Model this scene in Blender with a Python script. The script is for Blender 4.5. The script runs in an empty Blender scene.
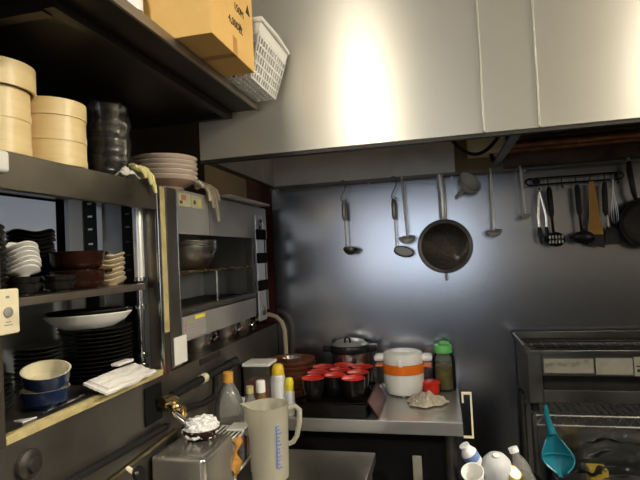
import bpy, bmesh, math, random
from mathutils import Vector, Matrix, noise
random.seed(7)
PI = math.pi
S = bpy.context.scene
COL = S.collection
R_ = math.radians

# ------------------------------------------------------------------ materials
def mat(name, col, rough=0.5, metal=0.0, var=0.0, vscale=8.0, vstretch=(1, 1, 1), rvar=0.0, aniso=0.0, tan=None,
        trans=0.0, ior=1.45, emis=None, estr=0.0, bump=0.0, bscale=60.0, spec=0.5, col2=None, sheen=0.0, coat=0.0):
    m = bpy.data.materials.new(name); m.use_nodes = True
    nt = m.node_tree; b = nt.nodes['Principled BSDF']
    b.inputs['Base Color'].default_value = (*col, 1); b.inputs['Roughness'].default_value = rough
    b.inputs['Metallic'].default_value = metal; b.inputs['IOR'].default_value = ior
    b.inputs['Specular IOR Level'].default_value = spec
    b.inputs['Transmission Weight'].default_value = trans
    b.inputs['Coat Weight'].default_value = coat
    if sheen: b.inputs['Sheen Weight'].default_value = sheen
    if emis:
        b.inputs['Emission Color'].default_value = (*emis, 1); b.inputs['Emission Strength'].default_value = estr
    if aniso:
        b.inputs['Anisotropic'].default_value = aniso
        c = nt.nodes.new('ShaderNodeCombineXYZ')
        for i in range(3): c.inputs[i].default_value = tan[i]
        nt.links.new(c.outputs[0], b.inputs['Tangent'])
    if var or rvar or bump:
        tc = nt.nodes.new('ShaderNodeTexCoord'); mp = nt.nodes.new('ShaderNodeMapping')
        mp.inputs['Scale'].default_value = vstretch
        nt.links.new(tc.outputs['Object'], mp.inputs['Vector'])
    if var or rvar:
        n = nt.nodes.new('ShaderNodeTexNoise'); n.inputs['Scale'].default_value = vscale
        n.inputs['Detail'].default_value = 5; n.inputs['Roughness'].default_value = 0.6
        nt.links.new(mp.outputs[0], n.inputs['Vector'])
    if var:
        r = nt.nodes.new('ShaderNodeValToRGB')
        c2 = col2 or tuple(max(0, c * (1 - var)) for c in col)
        c1 = col if col2 else tuple(min(1, c * (1 + var)) for c in col)
        r.color_ramp.elements[0].position = 0.3; r.color_ramp.elements[1].position = 0.7
        r.color_ramp.elements[0].color = (*c2, 1); r.color_ramp.elements[1].color = (*c1, 1)
        nt.links.new(n.outputs['Fac'], r.inputs['Fac']); nt.links.new(r.outputs['Color'], b.inputs['Base Color'])
    if rvar:
        mr = nt.nodes.new('ShaderNodeMapRange')
        mr.inputs['From Min'].default_value = 0.3; mr.inputs['From Max'].default_value = 0.7
        mr.inputs['To Min'].default_value = max(0.02, rough - rvar); mr.inputs['To Max'].default_value = min(1, rough + rvar)
        nt.links.new(n.outputs['Fac'], mr.inputs['Value']); nt.links.new(mr.outputs[0], b.inputs['Roughness'])
    if bump:
        nb = nt.nodes.new('ShaderNodeTexNoise'); nb.inputs['Scale'].default_value = bscale; nb.inputs['Detail'].default_value = 4
        nt.links.new(mp.outputs[0], nb.inputs['Vector'])
        bp = nt.nodes.new('ShaderNodeBump'); bp.inputs['Strength'].default_value = bump; bp.inputs['Distance'].default_value = 0.01
        nt.links.new(nb.outputs['Fac'], bp.inputs['Height']); nt.links.new(bp.outputs['Normal'], b.inputs['Normal'])
    return m

M = {}
M['hood'] = mat('hood_steel', (.60, .575, .505), .35, .55, var=.04, vscale=1.5, aniso=.8, tan=(0, 0, 1))
M['hoodin'] = mat('hood_inner_steel', (.78, .76, .72), .42, .2, var=.12, vscale=5, rvar=.08)
M['grease'] = mat('greasy_brown_steel', (.085, .055, .038), .42, .6, var=.45, vscale=9, rvar=.12)
M['wallsteel'] = mat('wall_steel', (.43, .435, .46), .22, 1, var=.05, vscale=1.5)
M['steel'] = mat('brushed_steel', (.46, .45, .43), .30, 1, var=.08, vscale=6, rvar=.08)
M['steelbright'] = mat('polished_steel', (.72, .71, .69), .16, 1, rvar=.05, vscale=20)
M['chrome'] = mat('chrome', (.82, .82, .82), .10, 1)
M['steeldark'] = mat('dull_dark_steel', (.20, .185, .165), .38, .9, var=.18, vscale=7, rvar=.1)
M['cab'] = mat('cabinet_steel', (.17, .152, .125), .34, .9, var=.14, vscale=6, rvar=.08)
M['cabin'] = mat('cabinet_inner_steel', (.42, .435, .46), .30, .6, var=.06, vscale=3)
M['sala'] = mat('salamander_steel', (.52, .505, .49), .36, .7, var=.08, vscale=5, rvar=.06)
M['counter'] = mat('counter_steel', (.40, .385, .37), .27, .7, var=.05, vscale=3)
M['darkred'] = mat('dark_red_paint', (.075, .014, .011), .55, var=.2, vscale=10)
M['tan'] = mat('brown_board', (.21, .145, .075), .7, var=.15, vscale=6)
M['blackwall'] = mat('black_brown_wall', (.018, .014, .011), .45, var=.3, vscale=5)
M['shelfblack'] = mat('dark_brown_shelf', (.012, .009, .007), .38, spec=.3, var=.3, vscale=8)
M['shelflip'] = mat('shelf_lip_metal', (.28, .24, .20), .35, .85, var=.15, vscale=10)
M['plaster'] = mat('grey_plaster', (.34, .315, .275), .85, var=.1, vscale=4)
M['reflectdark'] = mat('dark_lower_wall', (.020, .019, .018), .6, var=.2, vscale=5)  # unseen lower walls made dark to give the back panel dark reflections
M['ceil'] = mat('ceiling_paint', (.50, .48, .43), .85, var=.06, vscale=3)
M['floor'] = mat('floor_tile', (.03, .027, .025), .5, var=.3, vscale=6)
M['black'] = mat('black_plastic', (.008, .008, .009), .32, spec=.3)
M['blackgloss'] = mat('black_glaze', (.010, .010, .011), .14)
M['plate'] = mat('black_stoneware', (.011, .010, .009), .30, spec=.35, var=.25, vscale=25)
M['rubber'] = mat('black_rubber', (.009, .009, .010), .5, spec=.3, bump=.2, bscale=90)
M['white'] = mat('white_plastic', (.82, .81, .77), .38)
M['whiteglaze'] = mat('white_glaze', (.80, .79, .76), .15)
M['cream'] = mat('cream_plastic', (.72, .64, .45), .42)
M['creamglaze'] = mat('beige_glaze', (.60, .50, .34), .3, var=.12, vscale=30)
M['brownglaze'] = mat('brown_glaze', (.024, .008, .005), .10, var=.15, vscale=15)
M['blue'] = mat('blue_glaze', (.008, .018, .060), .18)
M['creamin'] = mat('cream_glaze', (.72, .66, .48), .2)
M['red'] = mat('red_lacquer', (.50, .018, .010), .20)
M['redplastic'] = mat('red_plastic', (.62, .028, .014), .35)
M['lacquer'] = mat('black_lacquer', (.006, .005, .005), .12, spec=.3)
M['woodtray'] = mat('red_brown_lacquer', (.17, .055, .025), .32, var=.25, vscale=12, vstretch=(1, 6, 6))
M['bamboo'] = mat('bamboo', (.88, .70, .38), .36, var=.10, vscale=10, vstretch=(1, 1, 9), col2=(.80, .60, .29))
M['bamboodark'] = mat('bamboo_inside', (.42, .26, .10), .6)
M['pink'] = mat('pink_glaze', (.62, .47, .38), .28, var=.2, vscale=14, vstretch=(1, 1, 10), col2=(.46, .28, .20))
M['card'] = mat('cardboard', (.72, .45, .15), .75, var=.06, vscale=10)
M['tape'] = mat('packing_tape', (.50, .25, .06), .3)
M['ink'] = mat('dark_print', (.05, .028, .012), .7)
M['greyink'] = mat('grey_print', (.22, .21, .20), .7)
M['orange'] = mat('orange_plastic', (.80, .17, .012), .35)
M['green'] = mat('green_plastic', (.13, .50, .13), .35)
M['yellow'] = mat('yellow_plastic', (.75, .50, .03), .35)
M['yellowtape'] = mat('yellow_tape', (.46, .38, .18), .5, var=.25, vscale=25)
M['brightyellow'] = mat('yellow_print', (.78, .66, .03), .5)
M['sticker'] = mat('pale_sticker', (.46, .43, .38), .5)
M['olive'] = mat('olive_print', (.30, .30, .10), .5)
M['redink'] = mat('red_print', (.42, .08, .05), .5)
M['paper'] = mat('white_paper', (.72, .70, .66), .75)
M['cloth'] = mat('grey_beige_cloth', (.40, .35, .27), .95, var=.2, vscale=60, bump=.5, bscale=250, sheen=.2)
M['towel'] = mat('white_cloth', (.74, .72, .68), .95, bump=.4, bscale=300)
M['glove'] = mat('cream_cotton', (.66, .58, .44), .95, bump=.5, bscale=350)
M['yglove'] = mat('pale_yellow_rubber', (.75, .68, .30), .5)
M['brass'] = mat('brass', (.56, .42, .19), .26, 1, rvar=.1, vscale=30)
M['goldpipe'] = mat('yellowish_metal', (.42, .36, .22), .3, 1, var=.2, vscale=30)
M['foam'] = mat('white_rice', (.82, .81, .80), .7, bump=1.0, bscale=90)
M['jug'] = mat('milky_plastic', (.66, .63, .52), .38, trans=.6, ior=1.15)
M['water'] = mat('cloudy_water', (.78, .74, .58), .1, trans=.55, ior=1.2)
M['blueink'] = mat('blue_print', (.10, .18, .50), .6)
M['clear'] = mat('clear_plastic', (.86, .86, .82), .10, trans=.93, ior=1.15)
M['glass'] = mat('glass', (.90, .92, .90), .03, trans=1, ior=1.3)
M['film'] = mat('clear_film', (.60, .60, .58), .16, trans=.85, ior=1.12)
M['amber'] = mat('amber_plastic', (.35, .20, .07), .12, trans=.5)
M['oil'] = mat('pickle_liquid', (.26, .19, .04), .35, trans=.5, ior=1.2, var=.5, vscale=30)
M['teal'] = mat('teal_plastic', (.010, .17, .235), .28, trans=.25)
M['iron'] = mat('blackened_iron', (.030, .027, .024), .5, .5, var=.35, vscale=14)
M['grillsteel'] = mat('grill_steel', (.13, .125, .115), .36, .9, var=.2, vscale=6, rvar=.1)
M['wood'] = mat('oiled_wood', (.55, .27, .05), .28, var=.2, vscale=14, vstretch=(6, 6, 1))
M['sievemetal'] = mat('perforated_steel', (.22, .20, .17), .45, .9, var=.3, vscale=90)
M['copper'] = mat('greasy_copper', (.20, .085, .04), .4, .9, var=.4, vscale=20)
M['lampface'] = mat('lamp_diffuser', (.9, .9, .88), .5, emis=(1.0, .92, .75), estr=215)
M['lampface2'] = mat('lamp_diffuser_bright', (.9, .9, .88), .5, emis=(1.0, .92, .75), estr=135)
M['lampfill'] = mat('fill_lamp_diffuser', (.9, .9, .88), .5, emis=(1.0, .92, .75), estr=380)
M['pane'] = mat('daylit_pane', (.8, .85, .9), .3, emis=(.66, .80, 1.0), estr=2.7)
M['fillpane'] = mat('added_fill_pane', (.8, .85, .9), .3, emis=(.72, .80, .95), estr=2.7)
M['hose'] = mat('cream_rubber', (.56, .49, .33), .5)
M['redpink'] = mat('red_contents', (.35, .06, .04), .5)
M['label'] = mat('white_label', (.78, .78, .80), .45)
M['purple'] = mat('silver_white_can', (.70, .69, .72), .3, .2)

def thin(name, tint, refl, rough, cloud):
    m = bpy.data.materials.new(name); m.use_nodes = True; nt = m.node_tree
    for n in list(nt.nodes): nt.nodes.remove(n)
    out = nt.nodes.new('ShaderNodeOutputMaterial'); tr = nt.nodes.new('ShaderNodeBsdfTransparent'); tr.inputs[0].default_value = (*tint, 1)
    di = nt.nodes.new('ShaderNodeBsdfPrincipled'); di.inputs['Base Color'].default_value = (.8, .79, .75, 1); di.inputs['Roughness'].default_value = .4
    gl = nt.nodes.new('ShaderNodeBsdfGlossy'); gl.inputs['Roughness'].default_value = rough
    lw = nt.nodes.new('ShaderNodeLayerWeight'); lw.inputs['Blend'].default_value = refl
    a = nt.nodes.new('ShaderNodeMixShader'); a.inputs[0].default_value = cloud
    b = nt.nodes.new('ShaderNodeMixShader')
    nt.links.new(tr.outputs[0], a.inputs[1]); nt.links.new(di.outputs[0], a.inputs[2])
    nt.links.new(lw.outputs['Fresnel'], b.inputs[0]); nt.links.new(a.outputs[0], b.inputs[1]); nt.links.new(gl.outputs[0], b.inputs[2])
    nt.links.new(b.outputs[0], out.inputs[0]); return m
M['clear'] = thin('clear_plastic_thin', (.90, .90, .87), .22, .08, .05)
M['glass'] = thin('glass_thin', (.93, .95, .92), .25, .03, .02)
M['film'] = thin('clear_film_thin', (.95, .95, .94), .22, .12, .012)
M['milky'] = thin('milky_thin_plastic', (.85, .84, .76), .3, .25, .62)
M['satin'] = mat('satin_steel', (.90, .89, .87), .30, .55)
M['lidgrey'] = mat('grey_lid_steel', (.42, .42, .43), .3, .5)
M['netwhite'] = mat('fine_light_mesh', (.62, .62, .64), .5, .3)
M['shadepaper'] = mat('shade_darkened_paper', (.25, .235, .19), .6, var=.15, vscale=20)  # paper colour darkened for the shade below the hood
M['stickerolive'] = mat('faded_sticker', (.36, .35, .22), .5)
M['fadedyellow'] = mat('faded_yellow_print', (.50, .44, .15), .5)
M['fadedred'] = mat('faded_red_print', (.34, .13, .08), .5)
M['labelgrey'] = mat('grey_mauve_label', (.30, .275, .27), .5)
M['redlacq'] = mat('deep_red_lacquer', (.05, .004, .004), .25)
M['rag'] = mat('brown_orange_rag', (.36, .17, .03), .9, var=.4, vscale=60)
M['bluedull'] = mat('blue_white_wrapper', (.16, .25, .50), .4)
M['pinkband'] = mat('brown_band_glaze', (.30, .205, .145), .3, var=.2, vscale=14)
M['pinkrim'] = mat('pale_pink_glaze', (.66, .54, .45), .28, var=.08, vscale=14)
M['milky2'] = mat('milky_white_bottle', (.78, .78, .80), .3, trans=.35, ior=1.2)
M['matteblack'] = mat('matte_black', (.006, .006, .006), .7, spec=.12)
M['pet'] = thin('pet_bottle_plastic', (.90, .90, .86), .3, .08, .17)
M['boxsteel'] = mat('box_steel', (.50, .475, .44), .22, .88)
M['capo'] = mat('amber_cap', (.62, .30, .05), .4)
M['salaback'] = mat('reflection_lightened_steel', (.66, .68, .71), .3, .35)  # lightened to stand in for bright reflections inside the salamander
M['armlight'] = mat('pale_arm_steel', (.66, .70, .72), .3, .45)
M['pane3'] = mat('lit_serving_hatch', (.8, .8, .8), .4, emis=(.78, .86, 1.0), estr=.17)

# ------------------------------------------------------------------ geometry helper
class G:
    """collects shapes into one mesh; o is the base of the thing, shapes are given in world coordinates"""
    def __init__(s, o=(0, 0, 0)):
        s.bm = bmesh.new(); s.o = Vector(o); s.mi = 0; s.bev = False
    def _mark(s, n0):
        s.bm.faces.ensure_lookup_table()
        for f in s.bm.faces[n0:]: f.material_index = s.mi
    def box(s, x0, x1, y0, y1, z0, z1, bev=0.0, M4=None, seg=2):
        n0 = len(s.bm.faces)
        r = bmesh.ops.create_cube(s.bm, size=1); vs = r['verts']
        for v in vs:
            v.co = Vector(((x0 + x1) / 2 + v.co.x * (x1 - x0), (y0 + y1) / 2 + v.co.y * (y1 - y0), (z0 + z1) / 2 + v.co.z * (z1 - z0)))
        if bev > 0:
            s.bev = True
            es = list({e for v in vs for e in v.link_edges})
            rr = bmesh.ops.bevel(s.bm, geom=es, offset=bev, segments=seg, affect='EDGES', profile=.5)
            vs = list({v for f in rr['faces'] for v in f.verts} | {v for v in vs if v.is_valid})
            allv = set(vs); st = list(vs)
            while st:
                v = st.pop()
                for e in v.link_edges:
                    w = e.other_vert(v)
                    if w not in allv: allv.add(w); st.append(w)
            vs = list(allv)
        if M4 is not None: bmesh.ops.transform(s.bm, matrix=M4, verts=vs)
        s._mark(n0); return s
    def lathe(s, prof, c=(0, 0, 0), n=32, M4=None, close=False, sx=1, sy=1):
        n0 = len(s.bm.faces); rings = []
        c = Vector(c)
        for r, z in prof:
            if r < 1e-6: rings.append([s.bm.verts.new((0, 0, z))])
            else: rings.append([s.bm.verts.new((r * sx * math.cos(2 * PI * i / n), r * sy * math.sin(2 * PI * i / n), z)) for i in range(n)])
        pairs = list(zip(rings[:-1], rings[1:]))
        if close: pairs.append((rings[-1], rings[0]))
        for a, b in pairs:
            for i in range(n):
                j = (i + 1) % n
                if len(a) == 1 and len(b) == 1: continue
                if len(a) == 1: s.bm.faces.new((a[0], b[i], b[j]))
                elif len(b) == 1: s.bm.faces.new((a[i], a[j], b[0]))
                else: s.bm.faces.new((a[i], a[j], b[j], b[i]))
        vs = [v for r in rings for v in r]
        if M4 is not None: bmesh.ops.transform(s.bm, matrix=M4, verts=vs)
        for v in vs: v.co += c
        s._mark(n0); return s
    def tube(s, pts, r, n=10, cap=True, closed=False, flat=1.0, up=None):
        n0 = len(s.bm.faces); pts = [Vector(p) for p in pts]; L = len(pts)
        rad = r if isinstance(r, (list, tuple)) else [r] * L
        rings = []; up = Vector(up) if up else None
        for i, p in enumerate(pts):
            if closed: t = (pts[(i + 1) % L] - pts[i - 1])
            else: t = (pts[min(i + 1, L - 1)] - pts[max(i - 1, 0)])
            t.normalize()
            if up is None:
                up = Vector((0, 1, 0)) if abs(t.y) < .8 else Vector((0, 0, 1))
            a = t.cross(up)
            if a.length < 1e-5: a = t.orthogonal()
            a.normalize(); b = a.cross(t); b.normalize(); up = b
            rings.append([s.bm.verts.new(p + a * rad[i] * math.cos(2 * PI * k / n) + b * rad[i] * flat * math.sin(2 * PI * k / n)) for k in range(n)])
        rng = range(L) if closed else range(L - 1)
        for i in rng:
            A, B = rings[i], rings[(i + 1) % L]
            for k in range(n):
                j = (k + 1) % n; s.bm.faces.new((A[k], A[j], B[j], B[k]))
        if cap and not closed:
            s.bm.faces.new(rings[0][::-1]); s.bm.faces.new(rings[-1])
        s._mark(n0); return s
    def prism(s, poly, axis, a, b):
        """poly 2-D outline extruded along axis between a and b"""
        n0 = len(s.bm.faces)
        def mk(p, t):
            return {'x': (t, p[0], p[1]), 'y': (p[0], t, p[1]), 'z': (p[0], p[1], t)}[axis]
        A = [s.bm.verts.new(mk(p, a)) for p in poly]; B = [s.bm.verts.new(mk(p, b)) for p in poly]
        s.bm.faces.new(A[::-1]); s.bm.faces.new(B)
        for i in range(len(poly)):
            j = (i + 1) % len(poly); s.bm.faces.new((A[i], A[j], B[j], B[i]))
        s._mark(n0); return s
    def sheet(s, f, nu, nv, th, closed_u=False):
        """a thin sheet following f(u,v) with thickness th"""
        n0 = len(s.bm.faces)
        P = [[Vector(f(i / nu, j / nv)) for j in range(nv + 1)] for i in range(nu + 1)]
        N = [[None] * (nv + 1) for _ in range(nu + 1)]
        for i in range(nu + 1):
            for j in range(nv + 1):
                du = P[min(i + 1, nu)][j] - P[max(i - 1, 0)][j]; dv = P[i][min(j + 1, nv)] - P[i][max(j - 1, 0)]
                nn = du.cross(dv); nn = nn.normalized() if nn.length > 1e-9 else Vector((0, 0, 1)); N[i][j] = nn
        T = [[s.bm.verts.new(P[i][j] + N[i][j] * th / 2) for j in range(nv + 1)] for i in range(nu + 1)]
        Bq = [[s.bm.verts.new(P[i][j] - N[i][j] * th / 2) for j in range(nv + 1)] for i in range(nu + 1)]
        for i in range(nu):
            for j in range(nv):
                s.bm.faces.new((T[i][j], T[i + 1][j], T[i + 1][j + 1], T[i][j + 1]))
                s.bm.faces.new((Bq[i][j], Bq[i][j + 1], Bq[i + 1][j + 1], Bq[i + 1][j]))
        for i in range(nu):
            s.bm.faces.new((T[i][0], Bq[i][0], Bq[i + 1][0], T[i + 1][0])); s.bm.faces.new((T[i][nv], T[i + 1][nv], Bq[i + 1][nv], Bq[i][nv]))
        for j in range(nv):
            s.bm.faces.new((T[0][j], T[0][j + 1], Bq[0][j + 1], Bq[0][j])); s.bm.faces.new((T[nu][j], Bq[nu][j], Bq[nu][j + 1], T[nu][j + 1]))
        s._mark(n0); return s
    def blob(s, c, rx, ry, rz, sub=3, amp=0.0, fr=10.0, M4=None, seed=0):
        n0 = len(s.bm.faces)
        r = bmesh.ops.create_icosphere(s.bm, subdivisions=sub, radius=1); vs = r['verts']; c = Vector(c)
        for v in vs:
            d = v.co.normalized(); k = 1 + amp * noise.noise(d * fr * .3 + Vector((seed * 3.1, seed, 0))) if amp else 1
            v.co = Vector((d.x * rx * k, d.y * ry * k, d.z * rz * k))
        if M4 is not None: bmesh.ops.transform(s.bm, matrix=M4, verts=vs)
        for v in vs: v.co += c
        s._mark(n0); return s
    def build(s, name, m, parent=None, smooth=True, loc=None):
        bmesh.ops.recalc_face_normals(s.bm, faces=s.bm.faces)
        for v in s.bm.verts: v.co -= s.o
        if smooth:
            for f in s.bm.faces: f.smooth = True
            for e in s.bm.edges:
                if len(e.link_faces) == 2 and e.calc_face_angle(0) > R_(38): e.smooth = False
        me = bpy.data.meshes.new(name); s.bm.to_mesh(me); s.bm.free()
        for k in (m if isinstance(m, (list, tuple)) else [m]): me.materials.append(M[k] if isinstance(k, str) else k)
        o = bpy.data.objects.new(name, me); COL.objects.link(o)
        if s.bev:
            wn = o.modifiers.new('weighted_normal', 'WEIGHTED_NORMAL'); wn.keep_sharp = True
        if parent: o.parent = parent
        else: o.location = s.o if loc is None else loc
        return o

def tag(o, label=None, cat=None, group=None, kind=None):
    if label: o['label'] = label
    if cat: o['category'] = cat
    if group: o['group'] = group
    if kind: o['kind'] = kind
    return o
def thing(name, label, cat, loc, group=None):
    o = bpy.data.objects.new(name, None); o.empty_display_size = .02; COL.objects.link(o)
    o.location = loc; return tag(o, label, cat, group)
def kids(o): return [c for c in bpy.data.objects if c.parent == o]
def dup(o, loc=None, rz=None, label=None, parent=None):
    c = o.copy(); COL.objects.link(c)
    if parent: c.parent = parent
    if loc is not None: c.location = loc
    if rz is not None: c.rotation_euler.z = rz
    if label: c['label'] = label
    for k in kids(o): dup(k, parent=c)
    return c
def struct(o): o['kind'] = 'structure'; return o
def text(body, size, mname, parent, M4, name='printed_text', ext=.0004):
    cu = bpy.data.curves.new('text_curve', 'FONT'); cu.body = body; cu.size = size; cu.extrude = ext; cu.align_x = 'CENTER'
    to = bpy.data.objects.new('text_tmp', cu); COL.objects.link(to)
    dg = bpy.context.evaluated_depsgraph_get(); me = bpy.data.meshes.new_from_object(to.evaluated_get(dg))
    bpy.data.objects.remove(to); me.transform(M4); me.materials.clear(); me.materials.append(M[mname])
    o = bpy.data.objects.new(name, me); COL.objects.link(o); o.parent = parent; return o
def arc(cx, cz, r, a0, a1, n, y): return [(cx + r * math.cos(R_(a0 + (a1 - a0) * i / n)), y, cz + r * math.sin(R_(a0 + (a1 - a0) * i / n))) for i in range(n + 1)]
ORD = ['topmost', 'second', 'third', 'fourth', 'fifth', 'sixth', 'seventh', 'eighth', 'ninth', 'tenth', 'eleventh', 'twelfth', 'thirteenth', 'fourteenth']
def nth(i): return 'topmost' if i == 0 else ORD[i] + ' from the top'
XC, XL, YB = -.72, -1.04, 2.15        # cabinet fronts, left wall, steel back panel

# ------------------------------------------------------------------ setting
struct(G().box(XL - .1, 2.1, -2.3, 2.27, -.05, 0).build('floor', 'floor', smooth=False))
struct(G().box(XL - .1, 2.1, -2.3, 2.27, 2.5, 2.56).build('ceiling', 'ceil', smooth=False))
struct(G().box(XL - .1, 2.1, YB + .01, YB + .11, 0, 2.5).build('wall_back', 'darkred', smooth=False))
struct(G().box(-.72, 2.0, YB, YB + .01, 0, 1.72).build('trim_1', 'wallsteel', smooth=False))
struct(G().box(XL, -.838, YB, YB + .01, 1.13, 2.2).build('trim_2', 'tan', smooth=False))
struct(G().box(XL - .1, XL, -2.3, YB + .01, 0, 2.5).build('wall_left', 'blackwall', smooth=False))
g = G(); g.box(2.0, 2.1, -2.3, YB + .01, 1.15, 2.5); g.mi = 1; g.box(2.0, 2.1, -2.3, YB + .01, 0, 1.15)
struct(g.build('wall_right', ['plaster', 'reflectdark'], smooth=False))
WX0, WX1, WZ0, WZ1 = -.62, .42, 1.02, 1.95
VX0, VX1 = -1.0, -.66
g = G()
g.box(XL, VX0, -2.3, -2.2, 1.15, 2.5).box(VX1, WX0, -2.3, -2.2, 1.15, 2.5).box(WX1, 2.0, -2.3, -2.2, 1.15, 2.5).box(VX0, VX1, -2.3, -2.2, WZ1, 2.5).box(WX0, WX1, -2.3, -2.2, WZ1, 2.5)
g.mi = 1
g.box(XL, VX0, -2.3, -2.2, 0, 1.15).box(VX1, WX0, -2.3, -2.2, 0, 1.15).box(WX1, 2.0, -2.3, -2.2, 0, 1.15).box(VX0, VX1, -2.3, -2.2, 0, WZ0).box(WX0, WX1, -2.3, -2.2, 0, WZ0)
struct(g.build('wall_front', ['plaster', 'reflectdark'], smooth=False))
struct(G().box(VX0, VX1, -2.29, -2.28, WZ0, WZ1).build('fill_pane', 'fillpane', smooth=False))  # added glowing pane, brightens the left of the steel back wall
w = struct(G().box(WX0, WX1, -2.29, -2.28, WZ0, WZ1).build('window_1', 'pane', smooth=False))
g = G()
for a, b in ((WX0, WX0 + .04), (WX1 - .04, WX1), (-.12, -.08)): g.box(a, b, -2.275, -2.235, WZ0, WZ1)
g.box(WX0, WX1, -2.275, -2.235, WZ0, WZ0 + .04).box(WX0, WX1, -2.275, -2.235, WZ1 - .04, WZ1)
g.build('window_frame', 'steeldark', w, smooth=False)

# ceiling lamps above the photographer, and one added fill lamp
def lamp(x, y, r, label, m):
    z = 2.5
    t = thing('ceiling_lamp', label, 'ceiling light', (x, y, z), 'ceiling lamps')
    G((x, y, z)).lathe([(0, z), (r + .02, z), (r + .02, z - .03), (r + .005, z - .045), (r, z - .03), (0, z - .03)], (x, y, 0), 40).build('base', 'white', t)
    G((x, y, z)).lathe([(0, z - .03), (r, z - .03), (r * .97, z - .05), (r * .8, z - .065), (0, z - .075)], (x, y, 0), 40).build('lamp_shade', m, t)
lamp(-.42, -.42, .13, 'round white ceiling lamp above the left side of the kitchen aisle', 'lampface')
lamp(1.22, .0, .14, 'round white ceiling lamp above the right side of the kitchen aisle', 'lampface2')
lamp(1.78, 1.08, .15, 'added round fill lamp near the right wall in front of the hood', 'lampfill')  # added lamp, brightens the right-facing sides of the box, basket and steamers

# ------------------------------------------------------------------ range hood
HZ = 1.724; HY = 1.42
o = (.5, HY, HZ)
hood = thing('range_hood', 'large brushed steel extractor hood hanging over the back counter', 'range hood', o)
for a, b in ((-.70, .129), (.1315, .2685), (.271, 2.0)):
    G(o).box(a, b, HY, HY + .012, HZ, 2.5, bev=.0015).build('front_panel', 'hood', hood)
g = G(o)
for x in (.1303, .2697): g.box(x - .002, x + .002, HY - .003, HY + .002, HZ + .003, 2.5, bev=.001)
g.build('seam_strip', 'hood', hood)
g = G(o); g.box(-.70, 2.0, HY + .003, HY + .024, HZ - .010, HZ - .0005).build('underside_shade_strip', 'iron', hood)  # dark strip stands in for shade on the hood's underside
g = G(o)
n0 = g.prism([(-.70, HY + .013), (-.69, HY + .013), (-.707, YB - .002), (-.717, YB - .002)], 'z', HZ, 2.5)
g.build('side_panel', 'hoodin', hood)
G(o).box(-.705, .075, YB - .012, YB - .001, HZ, 2.5).build('back_panel', 'hoodin', hood)
g = G(o)
g.box(-.715, 2.0, YB - .016, YB - .001, HZ - .004, HZ - .0005).box(-.715, 2.0, YB - .018, YB - .014, HZ - .004, HZ + .004)
g.prism([(-.703, HY + .02), (-.676, HY + .02), (-.690, YB - .03), (-.717, YB - .03)], 'z', HZ - .004, HZ - .0005)
g.build('gutter', 'steeldark', hood)
g = G(o)
g.box(.29, 2.0, 1.50, YB - .02, 1.84, 1.86)
for i in range(9): g.box(.29, 2.0, 1.51 + i * .07, 1.545 + i * .07, 1.815, 1.842, bev=.005)
g.build('grease_filter', 'grease', hood)
G(o).box(.26, 2.0, YB - .018, YB - .001, HZ, 2.5).build('rear_splash_plate', 'grease', hood)
G(o).box(.075, .26, YB - .016, YB - .001, HZ, 2.5).build('rear_cover', 'tan', hood)
# things under the hood
o = (.185, 2.08, 1.77)
jb = thing('junction_box', 'cream white junction box up inside the hood behind the black cable', 'junction box', o)
G(o).box(.125, .265, 2.045, 2.132, 1.775, 1.90, bev=.008).build('body', 'cream', jb)
G(o).box(.135, .255, 2.036, 2.0452, 1.785, 1.89, bev=.003).build('cover', 'cream', jb)
G(o).tube([(.21, 2.06, 1.776), (.212, 2.05, 1.762), (.214, 2.045, 1.745)], .008, 8).build('cable_gland', 'black', jb)
pts = []
for i in range(25):
    t = i / 24; pts.append((.035 + .215 * t, 1.90 + .03 * t, 1.86 - .105 * math.sin(PI * t) ** .8 + .0 * t))
tag(G((.14, 1.9, 1.76)).tube(pts, .0065, 8).build('cable', 'rubber'), 'black cable drooping in a loop below the hood opening', 'cable')
o = (.25, 1.75, 1.735)
tag(G(o).box(.215, .243, 1.445, 2.115, 1.733, 1.745, bev=.003).build('support_bar', 'steeldark'), 'flat grey steel bar running front to back under the hood', 'support bar')
for k, (y, z, r, lb) in enumerate(((1.62, 1.775, .017, 'greasy brown pipe nearest the front edge under the hood'), (1.80, 1.755, .013, 'greasy brown pipe in the middle of the three under the hood'),
                                   (1.99, 1.775, .016, 'greasy brown pipe furthest back of the three under the hood'))):
    p = G((1.1, y, z)); p.tube([(.255 + .0 * k, y, z), (1.99, y, z)], r, 14)
    for x in (.45, .95): p.tube([(x, y, z), (x + .03, y, z)], r * 1.25, 14)
    tag(p.build('pipe', 'copper'), lb, 'pipe', 'pipes under the hood')

# ------------------------------------------------------------------ rail on the back wall
RZ, RY = 1.712, 2.095
o = (.2, RY, RZ)
rail = thing('hanging_rail', 'thin dark metal rail along the top of the steel back wall', 'rail', o)
G(o).tube([(-.712, RY, RZ), (1.9, RY, RZ)], .0042, 10).build('rod', 'steeldark', rail)
for x in (-.69, -.28, .06, .34, .9, 1.6):
    G(o).tube([(x, RY, RZ), (x, YB - .001, RZ)], .004, 8).build('bracket', 'steel', rail)

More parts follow.
